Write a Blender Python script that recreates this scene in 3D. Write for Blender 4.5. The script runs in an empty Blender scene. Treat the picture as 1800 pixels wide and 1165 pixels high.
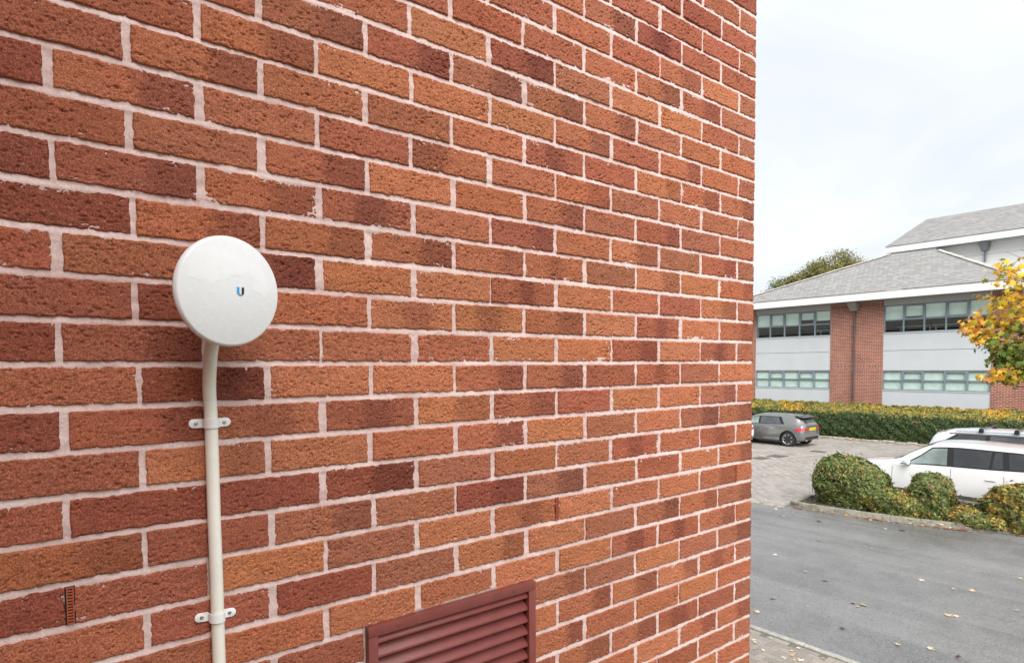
import bpy, bmesh, math, random
import numpy as np
from mathutils import Vector, Matrix, Euler

random.seed(7)
RNG = np.random.default_rng(7)
SC = bpy.context.scene
COL = SC.collection
R = math.radians

# ------------------------------------------------------------------ camera
CAM_Z = 3.70
cam = bpy.data.objects.new('camera', bpy.data.cameras.new('camera'))
COL.objects.link(cam)
cam.matrix_world = Matrix(((0.7847, 0.0344, -0.6189, -2.1863),
                           (-0.6198, 0.0319, -0.7841, -1.2908),
                           (-0.0072, 0.9989, 0.0463, CAM_Z),
                           (0, 0, 0, 1)))
cam.data.sensor_width = 36.0
cam.data.lens = 21.879
cam.data.shift_y = 0.0621
cam.data.clip_start = 0.05
cam.data.clip_end = 3000
SC.camera = cam

# ------------------------------------------------------------------ sky, sun, exposure
SUN_EL, SUN_AZ = R(44), R(-120)          # azimuth from +X towards +Y
w = bpy.data.worlds.new('World'); SC.world = w; w.use_nodes = True
nt = w.node_tree; nt.nodes.clear()
N = nt.nodes.new; L = nt.links.new
out = N('ShaderNodeOutputWorld'); bg = N('ShaderNodeBackground'); bg.inputs['Strength'].default_value = 0.10
sky = N('ShaderNodeTexSky'); sky.sky_type = 'NISHITA'; sky.sun_disc = False
sky.sun_elevation = SUN_EL; sky.sun_rotation = R(90) - SUN_AZ
sky.air_density = 1.0; sky.dust_density = 3.0
tc = N('ShaderNodeTexCoord'); sep = N('ShaderNodeSeparateXYZ'); L(tc.outputs['Generated'], sep.inputs[0])
zz = N('ShaderNodeMath'); zz.operation = 'ABSOLUTE'; L(sep.outputs['Z'], zz.inputs[0])
za = N('ShaderNodeMath'); za.operation = 'ADD'; za.inputs[1].default_value = 0.22; L(zz.outputs[0], za.inputs[0])
dx = N('ShaderNodeMath'); dx.operation = 'DIVIDE'; L(sep.outputs['X'], dx.inputs[0]); L(za.outputs[0], dx.inputs[1])
dy = N('ShaderNodeMath'); dy.operation = 'DIVIDE'; L(sep.outputs['Y'], dy.inputs[0]); L(za.outputs[0], dy.inputs[1])
cmb = N('ShaderNodeCombineXYZ'); L(dx.outputs[0], cmb.inputs[0]); L(dy.outputs[0], cmb.inputs[1])
ns = N('ShaderNodeTexNoise'); ns.inputs['Scale'].default_value = 1.15; ns.inputs['Detail'].default_value = 7
ns.inputs['Roughness'].default_value = 0.52; ns.inputs['Distortion'].default_value = 0.6
L(cmb.outputs[0], ns.inputs['Vector'])
rp = N('ShaderNodeValToRGB'); L(ns.outputs['Fac'], rp.inputs[0])
rp.color_ramp.elements[0].position = 0.36; rp.color_ramp.elements[0].color = (0.765, 0.805, 0.84, 1)
rp.color_ramp.elements[1].position = 0.60; rp.color_ramp.elements[1].color = (0.905, 0.925, 0.94, 1)
mul = N('ShaderNodeVectorMath'); mul.operation = 'SCALE'; mul.inputs['Scale'].default_value = 2.62
L(rp.outputs[0], mul.inputs[0])
mx = N('ShaderNodeMixRGB'); mx.inputs[0].default_value = 0.95
L(sky.outputs[0], mx.inputs[1]); L(mul.outputs[0], mx.inputs[2])
L(mx.outputs[0], bg.inputs['Color']); L(bg.outputs[0], out.inputs[0])

sl = bpy.data.lights.new('sun', 'SUN'); sl.energy = 1.5; sl.angle = R(60); sl.color = (1.0, 0.965, 0.92)
sun = bpy.data.objects.new('sun', sl); COL.objects.link(sun)
sd = Vector((math.cos(SUN_EL) * math.cos(SUN_AZ), math.cos(SUN_EL) * math.sin(SUN_AZ), math.sin(SUN_EL)))
sun.rotation_euler = sd.to_track_quat('Z', 'Y').to_euler()
sun.location = (10, -20, 30)

SC.render.engine = 'CYCLES'
SC.view_settings.view_transform = 'Standard'
SC.view_settings.look = 'None'
SC.view_settings.exposure = 2.12
SC.view_settings.gamma = 1.0
SC.view_settings.use_curve_mapping = False
SC.cycles.max_bounces = 7
SC.cycles.diffuse_bounces = 4
SC.cycles.transparent_max_bounces = 8
SC.cycles.use_denoising = True

# ------------------------------------------------------------------ helpers: tags, meshes
def tag(o, label=None, cat=None, group=None, kind=None):
    if label: o['label'] = label
    if cat: o['category'] = cat
    if group: o['group'] = group
    if kind: o['kind'] = kind
    return o

def empty(name, loc=(0, 0, 0), rz=0.0):
    o = bpy.data.objects.new(name, None); o.empty_display_size = 0.2
    o.location = loc; o.rotation_euler = (0, 0, rz); COL.objects.link(o)
    return o

def link(name, me, mat=None, parent=None, loc=None, rot=None):
    if mat and not me.materials: me.materials.append(mat)
    o = bpy.data.objects.new(name, me); COL.objects.link(o)
    if parent: o.parent = parent
    if loc is not None: o.location = loc
    if rot is not None: o.rotation_euler = rot
    return o

class MB:
    """Collects verts and faces of one mesh."""
    def __init__(s): s.v = []; s.f = []; s.c = None
    def add(s, vs, fs):
        n = len(s.v); s.v += [tuple(p) for p in vs]; s.f += [tuple(i + n for i in f) for f in fs]; return s
    def box(s, a, b, M=None):
        (x0, y0, z0), (x1, y1, z1) = a, b
        vs = [(x0, y0, z0), (x1, y0, z0), (x1, y1, z0), (x0, y1, z0), (x0, y0, z1), (x1, y0, z1), (x1, y1, z1), (x0, y1, z1)]
        if M: vs = [M @ Vector(p) for p in vs]
        return s.add(vs, [(0, 3, 2, 1), (4, 5, 6, 7), (0, 1, 5, 4), (1, 2, 6, 5), (2, 3, 7, 6), (3, 0, 4, 7)])
    def tube(s, pts, r, n=12, caps=True):
        pts = [Vector(p) for p in pts]; m = len(pts)
        rs = r if isinstance(r, (list, tuple)) else [r] * m
        vs = []; up = None
        for i, p in enumerate(pts):
            t = (pts[min(i + 1, m - 1)] - pts[max(i - 1, 0)]).normalized()
            if up is None:
                up = t.orthogonal().normalized()
            u = (up - t * up.dot(t)).normalized(); up = u; q = t.cross(u)
            vs += [p + (u * math.cos(2 * math.pi * k / n) + q * math.sin(2 * math.pi * k / n)) * rs[i] for k in range(n)]
        fs = [(i * n + k, i * n + (k + 1) % n, (i + 1) * n + (k + 1) % n, (i + 1) * n + k) for i in range(m - 1) for k in range(n)]
        if caps: fs += [tuple(range(n - 1, -1, -1)), tuple((m - 1) * n + k for k in range(n))]
        return s.add(vs, fs)
    def lathe(s, prof, n=32, M=None):
        """prof: list of (radius, height) about local Z."""
        vs = []; m = len(prof)
        for r_, h in prof:
            vs += [Vector((r_ * math.cos(2 * math.pi * k / n), r_ * math.sin(2 * math.pi * k / n), h)) for k in range(n)]
        if M: vs = [M @ p for p in vs]
        fs = [(i * n + k, i * n + (k + 1) % n, (i + 1) * n + (k + 1) % n, (i + 1) * n + k) for i in range(m - 1) for k in range(n)]
        if prof[0][0] > 1e-6: fs.append(tuple(range(n - 1, -1, -1)))
        if prof[-1][0] > 1e-6: fs.append(tuple((m - 1) * n + k for k in range(n)))
        return s.add(vs, fs)
    def prism(s, poly, y0, y1, M=None):
        """poly in (x, z), extruded along y."""
        n = len(poly)
        vs = [Vector((x, y0, z)) for x, z in poly] + [Vector((x, y1, z)) for x, z in poly]
        if M: vs = [M @ p for p in vs]
        fs = [tuple(range(n)), tuple(range(2 * n - 1, n - 1, -1))] + [(i, i + n, (i + 1) % n + n, (i + 1) % n) for i in range(n)]
        return s.add(vs, fs)
    def mesh(s, name='m', smooth=False, bevel=0.0, seg=2, angle=40):
        me = bpy.data.meshes.new(name); me.from_pydata(s.v, [], s.f)
        bm = bmesh.new(); bm.from_mesh(me)
        bmesh.ops.recalc_face_normals(bm, faces=bm.faces)
        if bevel:
            es = [e for e in bm.edges if len(e.link_faces) == 2 and e.calc_face_angle(0) > R(30)]
            bmesh.ops.bevel(bm, geom=es, offset=bevel, segments=seg, affect='EDGES', profile=0.6, clamp_overlap=True)
        bm.to_mesh(me); bm.free()
        if smooth:
            me.polygons.foreach_set('use_smooth', [True] * len(me.polygons))
            me.set_sharp_from_angle(angle=R(angle))
        me.update(); return me
    def build(s, name, mat, parent=None, **k):
        return link(name, s.mesh(name, **k), mat, parent)

# ------------------------------------------------------------------ helpers: materials
class Mat:
    def __init__(s, name):
        s.m = bpy.data.materials.new(name); s.m.use_nodes = True
        s.nt = s.m.node_tree; s.b = s.nt.nodes['Principled BSDF']; s.out = s.nt.nodes['Material Output']
    def n(s, t, **k):
        nd = s.nt.nodes.new(t)
        for a, v in k.items(): setattr(nd, a, v)
        return nd
    def l(s, a, b): s.nt.links.new(a, b)
    def noise(s, scale, detail=4, rough=0.55, vec=None, dist=0.0):
        nd = s.n('ShaderNodeTexNoise'); nd.inputs['Scale'].default_value = scale; nd.inputs['Detail'].default_value = detail
        nd.inputs['Roughness'].default_value = rough; nd.inputs['Distortion'].default_value = dist
        if vec is not None: s.l(vec, nd.inputs['Vector'])
        return nd.outputs['Fac']
    def ramp(s, fac, a, b):
        """map range a..b of fac to 0..1, smooth"""
        nd = s.n('ShaderNodeMapRange', interpolation_type='SMOOTHSTEP')
        nd.inputs['From Min'].default_value = a; nd.inputs['From Max'].default_value = b
        s.l(fac, nd.inputs['Value']); return nd.outputs[0]
    def math(s, op, a, b=None, c=None):
        nd = s.n('ShaderNodeMath', operation=op)
        for i, v in enumerate((a, b, c)):
            if v is None: continue
            if isinstance(v, (int, float)): nd.inputs[i].default_value = v
            else: s.l(v, nd.inputs[i])
        return nd.outputs[0]
    def mix(s, fac, a, b, mode='MIX'):
        nd = s.n('ShaderNodeMixRGB', blend_type=mode)
        for i, v in enumerate((fac, a, b)):
            if isinstance(v, (int, float)): nd.inputs[i].default_value = v
            elif isinstance(v, tuple): nd.inputs[i].default_value = v if len(v) == 4 else v + (1,)
            else: s.l(v, nd.inputs[i])
        return nd.outputs[0]
    def bump(s, h, dist, strength=1.0):
        nd = s.n('ShaderNodeBump'); nd.inputs['Distance'].default_value = dist; nd.inputs['Strength'].default_value = strength
        s.l(h, nd.inputs['Height']); s.l(nd.outputs[0], s.b.inputs['Normal']); return nd
    def set(s, col=None, rough=None, metal=None, spec=None):
        for k, v in (('Base Color', col), ('Roughness', rough), ('Metallic', metal), ('Specular IOR Level', spec)):
            if v is None: continue
            if isinstance(v, (int, float)): s.b.inputs[k].default_value = v
            elif isinstance(v, tuple): s.b.inputs[k].default_value = v + (1,)
            else: s.l(v, s.b.inputs[k])
        return s.m
    def obj(s): return s.n('ShaderNodeTexCoord').outputs['Object']

def worn(name, col, rough=0.5, var=0.12, scale=6.0, metal=0.0, spec=0.5, grit=0.0, coat=0.0):
    M = Mat(name); v = M.obj()
    n1 = M.noise(scale, 6, 0.6, v); n2 = M.noise(scale * 9, 3, 0.6, v)
    f = M.math('ADD', M.math('MULTIPLY', n1, 0.7), M.math('MULTIPLY', n2, 0.3))
    c = M.mix(M.ramp(f, 0.3, 0.7), tuple(x * (1 - var) for x in col), tuple(min(1, x * (1 + var)) for x in col))
    r = M.math('ADD', M.math('MULTIPLY', n2, 0.18), rough - 0.09)
    if grit: M.bump(n2, grit)
    if coat: M.b.inputs['Coat Weight'].default_value = coat; M.b.inputs['Coat Roughness'].default_value = 0.04
    return M.set(c, r, metal, spec)

def attr_mat(name, rough=0.5, trans=0.0, attr='Col', spec=0.4):
    M = Mat(name); a = M.n('ShaderNodeVertexColor', layer_name=attr)
    M.set(a.outputs['Color'], rough, 0.0, spec)
    if trans:
        t = M.n('ShaderNodeBsdfTranslucent'); M.l(a.outputs['Color'], t.inputs['Color'])
        mxs = M.n('ShaderNodeMixShader'); mxs.inputs[0].default_value = trans
        M.l(M.b.outputs[0], mxs.inputs[1]); M.l(t.outputs[0], mxs.inputs[2]); M.l(mxs.outputs[0], M.out.inputs[0])
    return M.m

def np_mesh(name, V, F, cols=None, smooth=False):
    """V (n,3), F (m,k) of one face size; cols per vertex."""
    me = bpy.data.meshes.new(name); V = np.asarray(V, np.float32); F = np.asarray(F, np.int32)
    me.vertices.add(len(V)); me.vertices.foreach_set('co', V.ravel())
    k = F.shape[1]; me.loops.add(F.size); me.loops.foreach_set('vertex_index', F.ravel())
    me.polygons.add(len(F)); me.polygons.foreach_set('loop_start', np.arange(0, F.size, k, dtype=np.int32))
    me.polygons.foreach_set('loop_total', np.full(len(F), k, np.int32))
    if smooth: me.polygons.foreach_set('use_smooth', np.ones(len(F), bool))
    if cols is not None:
        a = me.color_attributes.new('Col', 'FLOAT_COLOR', 'POINT')
        C4 = np.c_[cols, np.ones(len(cols))].astype(np.float32); a.data.foreach_set('color', C4.ravel())
    me.update(calc_edges=True); me.validate(); return me

def fnoise(shape, sx, sz, rng):
    """smooth random field, unit variance; sx, sz sigma in cells"""
    a = rng.standard_normal(shape); fz = np.fft.fftfreq(shape[0])[:, None]; fx = np.fft.fftfreq(shape[1])[None]
    g = np.exp(-2 * (math.pi ** 2) * ((fx * sx) ** 2 + (fz * sz) ** 2))
    b = np.fft.ifft2(np.fft.fft2(a) * g).real
    return (b - b.mean()) / (b.std() + 1e-9)

# ------------------------------------------------------------------ materials
def brick_material():
    M = Mat('wirecut_brick'); v0 = M.obj()
    oi = M.n('ShaderNodeObjectInfo')
    off = M.n('ShaderNodeVectorMath', operation='SCALE'); off.inputs[0].default_value = (31.0, 17.0, 23.0); M.l(oi.outputs['Random'], off.inputs['Scale'])
    ad = M.n('ShaderNodeVectorMath', operation='ADD'); M.l(v0, ad.inputs[0]); M.l(off.outputs[0], ad.inputs[1]); v = ad.outputs[0]
    base = oi.outputs['Color']
    def prop(nm):
        a = M.n('ShaderNodeAttribute', attribute_type='OBJECT', attribute_name=nm); return a.outputs['Fac']
    sx = M.n('ShaderNodeSeparateXYZ'); M.l(v0, sx.inputs[0])
    wob = M.math('MULTIPLY', M.math('SUBTRACT', M.noise(55, 4, 0.6, v), 0.5), 0.07)
    dist = M.math('ABSOLUTE', M.math('SUBTRACT', M.math('ADD', sx.outputs['X'], wob), prop('patch_centre')))
    hw = prop('patch_width')
    edge = M.math('DIVIDE', M.math('SUBTRACT', M.math('ADD', hw, 0.014), dist), 0.028)
    pm = M.n('ShaderNodeClamp'); M.l(edge, pm.inputs[0])
    pf = M.math('MULTIPLY', pm.outputs[0], prop('patch_depth'))
    dark = M.mix(1.0, base, (0.62, 0.58, 0.66), 'MULTIPLY')
    c = M.mix(pf, base, dark)
    # broad fire-flash, fine grit, pale and black grains
    big = M.ramp(M.noise(22, 4, 0.6, v), 0.3, 0.7)
    c = M.mix(M.math('MULTIPLY', big, 0.35), c, M.mix(1.0, c, (1.25, 1.16, 1.05), 'MULTIPLY'))
    grit = M.noise(420, 3, 0.65, v)
    c = M.mix(M.ramp(grit, 0.38, 0.66), M.mix(1.0, c, (0.58, 0.53, 0.53), 'MULTIPLY'), M.mix(1.0, c, (1.32, 1.32, 1.30), 'MULTIPLY'))
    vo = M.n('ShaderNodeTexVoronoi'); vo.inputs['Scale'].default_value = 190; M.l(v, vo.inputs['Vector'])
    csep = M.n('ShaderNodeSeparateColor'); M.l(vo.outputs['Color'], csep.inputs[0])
    spk = M.math('MULTIPLY', M.math('GREATER_THAN', csep.outputs[0], 0.955), M.math('LESS_THAN', vo.outputs['Distance'], 0.32))
    c = M.mix(M.math('MULTIPLY', spk, 0.4), c, (0.50, 0.33, 0.23))
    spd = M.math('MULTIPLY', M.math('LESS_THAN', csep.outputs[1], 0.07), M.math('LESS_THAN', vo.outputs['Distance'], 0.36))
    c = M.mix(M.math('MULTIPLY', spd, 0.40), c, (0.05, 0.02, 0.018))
    # lime bloom smeared from the joints on a few spots
    bl = M.ramp(M.noise(30, 5, 0.7, v), 0.70, 0.80)
    c = M.mix(M.math('MULTIPLY', bl, 0.30), c, (0.55, 0.42, 0.36))
    h = M.math('ADD', M.math('MULTIPLY', grit, 0.5), M.math('MULTIPLY', M.noise(170, 4, 0.7, v), 0.9))
    M.bump(h, 0.0016, 1.0)
    return M.set(c, 0.9, 0.0, 0.25)

def mortar_material():
    M = Mat('lime_mortar'); v = M.obj()
    n1 = M.noise(9, 5, 0.6, v); n2 = M.noise(260, 4, 0.65, v); n3 = M.noise(45, 4, 0.6, v)
    c = M.mix(M.ramp(n1, 0.3, 0.72), (0.67, 0.49, 0.46), (0.82, 0.645, 0.615))
    c = M.mix(M.ramp(n2, 0.35, 0.7), M.mix(1.0, c, (0.82, 0.80, 0.79), 'MULTIPLY'), c)
    c = M.mix(M.math('MULTIPLY', M.ramp(n3, 0.60, 0.74), 0.45), c, (0.42, 0.27, 0.22))
    c = M.mix(M.math('MULTIPLY', M.ramp(M.noise(3.1, 5, 0.65, v), 0.52, 0.72), 0.5), c, (0.44, 0.37, 0.335))
    M.bump(M.math('ADD', M.math('MULTIPLY', n2, 0.6), n3), 0.0014, 0.9)
    return M.set(c, 0.92, 0.0, 0.2)

def far_brick_material(name, c1, c2, mortar, axis='YZ', bw=0.225, rh=0.075, bump=0.004):
    M = Mat(name); v = M.obj(); s = M.n('ShaderNodeSeparateXYZ'); M.l(v, s.inputs[0])
    cb = M.n('ShaderNodeCombineXYZ'); M.l(s.outputs[axis[0]], cb.inputs[0]); M.l(s.outputs[axis[1]], cb.inputs[1])
    b = M.n('ShaderNodeTexBrick'); M.l(cb.outputs[0], b.inputs['Vector'])
    b.inputs['Scale'].default_value = 1.0; b.inputs['Brick Width'].default_value = bw; b.inputs['Row Height'].default_value = rh
    b.inputs['Mortar Size'].default_value = 0.008; b.inputs['Mortar Smooth'].default_value = 0.2; b.inputs['Bias'].default_value = 0.0
    b.inputs['Color1'].default_value = c1 + (1,); b.inputs['Color2'].default_value = c2 + (1,); b.inputs['Mortar'].default_value = mortar + (1,)
    n = M.noise(1.3, 5, 0.6, v)
    c = M.mix(M.ramp(n, 0.3, 0.7), M.mix(1.0, b.outputs['Color'], (0.85, 0.84, 0.84), 'MULTIPLY'), b.outputs['Color'])
    n2 = M.noise(14, 3, 0.6, v); c = M.mix(M.ramp(n2, 0.35, 0.65), c, M.mix(1.0, c, (1.2, 1.12, 1.05), 'MULTIPLY'))
    M.bump(M.math('SUBTRACT', 1.0, b.outputs['Fac']), bump)
    return M.set(c, 0.88, 0.0, 0.25)

def asphalt_material():
    M = Mat('asphalt'); v = M.obj()
    agg = M.n('ShaderNodeTexVoronoi'); agg.inputs['Scale'].default_value = 75; M.l(v, agg.inputs['Vector'])
    cs = M.n('ShaderNodeSeparateColor'); M.l(agg.outputs['Color'], cs.inputs[0])
    n0 = M.noise(0.35, 4, 0.55, v); n1 = M.noise(2.2, 5, 0.62, v); n2 = M.noise(34, 4, 0.7, v)
    st = M.n('ShaderNodeMapping'); M.l(v, st.inputs[0]); st.inputs['Scale'].default_value = (1.6, 0.12, 1.0)
    tr = M.noise(1.0, 4, 0.55, st.outputs[0])      # wheel tracks run along the road
    c = M.mix(M.ramp(n1, 0.25, 0.75), (0.122, 0.123, 0.126), (0.172, 0.172, 0.174))
    c = M.mix(M.math('MULTIPLY', M.ramp(n0, 0.55, 0.35), 0.6), c, (0.085, 0.086, 0.090))
    c = M.mix(M.math('MULTIPLY', M.ramp(tr, 0.40, 0.66), 0.55), c, (0.225, 0.225, 0.225))
    c = M.mix(M.math('MULTIPLY', M.ramp(cs.outputs[0], 0.55, 1.0), 0.5), c, (0.26, 0.256, 0.25))
    c = M.mix(M.math('MULTIPLY', M.ramp(cs.outputs[1], 0.60, 1.0), 0.6), c, (0.025, 0.025, 0.026))
    c = M.mix(M.math('MULTIPLY', M.ramp(n2, 0.5, 0.72), 0.35), c, (0.21, 0.208, 0.2))
    r = M.math('ADD', M.math('MULTIPLY', M.ramp(n0, 0.35, 0.62), 0.26), M.math('MULTIPLY', n2, 0.2))
    M.bump(M.math('ADD', agg.outputs['Distance'], n2), 0.0025, 0.5)
    return M.set(c, M.math('ADD', r, 0.15), 0.0, 0.6)

def paver_material(name, ca, cb, island=False):
    """per-block tint from object random or per-island random"""
    M = Mat(name); v = M.obj()
    if island: rnd = M.n('ShaderNodeNewGeometry').outputs['Random Per Island']
    else: rnd = M.n('ShaderNodeObjectInfo').outputs['Random']
    g = M.n('ShaderNodeNewGeometry').outputs['Position']
    c = M.mix(rnd, ca, cb)
    n1 = M.noise(1.1, 4, 0.6, g); n2 = M.noise(60, 4, 0.7, g)
    c = M.mix(M.ramp(n1, 0.3, 0.7), M.mix(1.0, c, (0.78, 0.79, 0.8), 'MULTIPLY'), c)
    c = M.mix(M.ramp(n2, 0.35, 0.68), M.mix(1.0, c, (0.75, 0.75, 0.76), 'MULTIPLY'), M.mix(1.0, c, (1.15, 1.15, 1.13), 'MULTIPLY'))
    M.bump(n2, 0.003, 0.6)
    return M.set(c, 0.55, 0.0, 0.45)

MT = {}
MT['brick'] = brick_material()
MT['mortar'] = mortar_material()
MT['wing'] = far_brick_material('return_and_added_wing_brick', (0.37, 0.125, 0.06), (0.28, 0.085, 0.05), (0.56, 0.45, 0.42), 'YZ')  # brick of the return wall and the added wing
MT['backwall'] = far_brick_material('rear_brick', (0.33, 0.11, 0.055), (0.20, 0.062, 0.042), (0.56, 0.45, 0.42), 'XZ')
MT['pier'] = far_brick_material('pier_brick', (0.345, 0.118, 0.072), (0.215, 0.078, 0.058), (0.58, 0.49, 0.44), 'YZ')
MT['soldier'] = far_brick_material('soldier_brick', (0.32, 0.125, 0.085), (0.215, 0.088, 0.068), (0.58, 0.50, 0.46), 'YZ', bw=0.075, rh=0.23)
MT['asphalt'] = asphalt_material()
MT['paver'] = paver_material('path_paver', (0.25, 0.225, 0.20), (0.35, 0.31, 0.27))
MT['paver_far'] = paver_material('carpark_paver', (0.28, 0.258, 0.236), (0.385, 0.352, 0.322), True)
MT['sand'] = worn('jointing_sand', (0.13, 0.12, 0.10), 0.95, 0.3, 20)
MT['kerb'] = worn('kerb_concrete', (0.215, 0.21, 0.17), 0.85, 0.42, 9, grit=0.004)
MT['edging'] = worn('edging_concrete', (0.32, 0.315, 0.285), 0.85, 0.3, 12, grit=0.003)
MT['soil'] = worn('soil', (0.06, 0.043, 0.03), 0.95, 0.5, 14, grit=0.03)
MT['ground'] = worn('rough_grass', (0.075, 0.10, 0.035), 0.95, 0.4, 0.8)
MT['dish'] = worn('white_radome_plastic', (0.84, 0.85, 0.865), 0.26, 0.02, 12)
MT['dish_rear'] = worn('grey_white_plastic', (0.60, 0.60, 0.60), 0.4, 0.05, 12)
MT['film'] = worn('glossy_film', (0.87, 0.88, 0.89), 0.10, 0.03, 60, spec=0.8)
MT['logo_blue'] = worn('logo_blue', (0.03, 0.36, 0.72), 0.35, 0.05, 50)
MT['logo_pale'] = worn('logo_pale', (0.16, 0.30, 0.42), 0.35, 0.05, 50)
MT['logo_black'] = worn('logo_black', (0.012, 0.014, 0.018), 0.35, 0.05, 50)
MT['conduit'] = worn('cream_pvc', (0.87, 0.845, 0.765), 0.36, 0.05, 7)
MT['clip'] = worn('white_pvc', (0.86, 0.855, 0.855), 0.35, 0.03, 20)
MT['screw'] = worn('zinc_screw', (0.42, 0.42, 0.42), 0.35, 0.3, 400, metal=0.9)
MT['louvre'] = worn('maroon_powder_coat', (0.205, 0.050, 0.043), 0.50, 0.12, 18)
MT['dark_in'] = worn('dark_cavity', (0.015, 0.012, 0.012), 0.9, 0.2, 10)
MT['weep'] = worn('terracotta_plastic', (0.38, 0.085, 0.035), 0.55, 0.15, 60)
MT['sealant'] = worn('grey_sealant', (0.36, 0.31, 0.26), 0.7, 0.2, 60)
MT['fascia'] = worn('white_fascia', (0.74, 0.745, 0.74), 0.45, 0.04, 0.8)
MT['soffit'] = worn('grey_soffit', (0.36, 0.37, 0.36), 0.6, 0.05, 2)
MT['panel'] = worn('silver_grey_cladding', (0.52, 0.55, 0.58), 0.45, 0.035, 0.9)
MT['strip'] = worn('grey_head_panel', (0.42, 0.44, 0.44), 0.5, 0.05, 2)
MT['wframe'] = worn('blue_grey_frame', (0.19, 0.245, 0.275), 0.4, 0.08, 4)
MT['blind'] = worn('pale_roller_blind', (0.80, 0.85, 0.83), 0.8, 0.05, 3)
MT['frost'] = worn('pale_green_blind', (0.70, 0.77, 0.74), 0.8, 0.08, 5)
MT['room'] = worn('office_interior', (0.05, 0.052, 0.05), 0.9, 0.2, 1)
MT['desk'] = worn('white_desk', (0.8, 0.82, 0.8), 0.5, 0.03, 2)
MT['hopper'] = worn('grey_hopper', (0.30, 0.29, 0.275), 0.5, 0.1, 4)
MT['hopper2'] = worn('blue_grey_hopper', (0.17, 0.19, 0.205), 0.5, 0.1, 4)
MT['pipe'] = worn('brown_downpipe', (0.085, 0.062, 0.055), 0.45, 0.15, 4)
MT['ridge'] = worn('lichened_hip_tile', (0.40, 0.385, 0.345), 0.9, 0.3, 5)
MT['lead'] = worn('lead_flashing', (0.26, 0.27, 0.27), 0.6, 0.15, 3)
MT['leaf'] = attr_mat('leaf', 0.55, 0.28)
MT['leaf_dry'] = attr_mat('fallen_leaf', 0.7, 0.1)
MT['slate'] = attr_mat('roof_slate', 0.72, 0.0, spec=0.35)
MT['bark'] = worn('bark', (0.115, 0.092, 0.07), 0.9, 0.35, 12, grit=0.01)
MT['core'] = worn('inner_twigs', (0.035, 0.036, 0.018), 0.95, 0.4, 30, grit=0.02)
def glass_material(name, tint, refl=1.0, clear=0.8):
    M = Mat(name); M.nt.nodes.remove(M.b)
    tr = M.n('ShaderNodeBsdfTransparent'); tr.inputs[0].default_value = tint + (1,)
    gl = M.n('ShaderNodeBsdfGlossy'); gl.inputs['Roughness'].default_value = 0.02; gl.inputs[0].default_value = (refl, refl, refl, 1)
    fr = M.n('ShaderNodeLayerWeight'); fr.inputs[0].default_value = 0.5
    a = M.math('MULTIPLY_ADD', M.math('POWER', fr.outputs['Facing'], 4.0), 0.85, 1.0 - clear - 0.08); cl = M.n('ShaderNodeClamp'); M.l(a, cl.inputs[0])
    m = M.n('ShaderNodeMixShader'); M.l(cl.outputs[0], m.inputs[0]); M.l(tr.outputs[0], m.inputs[1]); M.l(gl.outputs[0], m.inputs[2])
    M.l(m.outputs[0], M.out.inputs[0]); return M.m
MT['glass'] = glass_material('window_glass', (0.92, 0.97, 0.95), clear=0.86)
MT['glass_low'] = glass_material('window_glass_tinted', (0.95, 0.99, 0.98), clear=0.88)
MT['car_glass'] = glass_material('clear_car_glass', (0.72, 0.82, 0.80), clear=0.84)
MT['car_tint'] = glass_material('privacy_car_glass', (0.10, 0.11, 0.125), clear=0.84)

# ------------------------------------------------------------------ the ground, road, car park, path
g = MB().add([(-900, -900, -0.012), (1500, -900, -0.012), (1500, 1500, -0.012), (-900, 1500, -0.012)], [(0, 1, 2, 3)]).build('ground', MT['ground'])
tag(g, kind='structure')
road = MB().box((5.84, -60, -0.3), (13.05, 80, 0.0))
o = road.build('road', MT['asphalt']); tag(o, kind='structure')
# widened mouth of the road in front of the planted bed
fan = MB(); pl = [(13.05, -60), (40.0, -60), (30.0, -12), (17.2, -2.0), (15.5, 0.6), (14.62, 2.28), (14.15, 3.3), (13.86, 4.2), (13.62, 5.3), (13.50, 6.2), (13.46, 6.86), (13.05, 6.86)]
fan.add([(x, y, -0.0005) for x, y in pl], [tuple(range(len(pl)))])
o = fan.build('road_mouth', MT['asphalt']); tag(o, kind='structure')
cp = MB().add([(13.12, 6.86, -0.004), (13.46, 6.86, -0.004), (30.0, -12, -0.004), (30.0, 80, -0.004), (13.12, 80, -0.004)], [(0, 1, 2, 3, 4)])
carpark = cp.build('car_park', MT['sand']); tag(carpark, kind='structure')
fp = MB().box((0.0, -12, -0.3), (5.735, 60, -0.004)); path = fp.build('footpath', MT['sand']); tag(path, kind='structure')

def paver_mesh(lx, ly, h=0.06, ch=0.006):
    m = MB(); x, y = lx / 2, ly / 2
    vs = [(-x, -y, -h), (x, -y, -h), (x, y, -h), (-x, y, -h), (-x, -y, -ch), (x, -y, -ch), (x, y, -ch), (-x, y, -ch),
          (-x + ch, -y + ch, 0), (x - ch, -y + ch, 0), (x - ch, y - ch, 0), (-x + ch, y - ch, 0)]
    fs = [(0, 1, 5, 4), (1, 2, 6, 5), (2, 3, 7, 6), (3, 0, 4, 7), (4, 5, 9, 8), (5, 6, 10, 9), (6, 7, 11, 10), (7, 4, 8, 11), (8, 9, 10, 11)]
    m.add(vs, fs); return m

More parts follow.
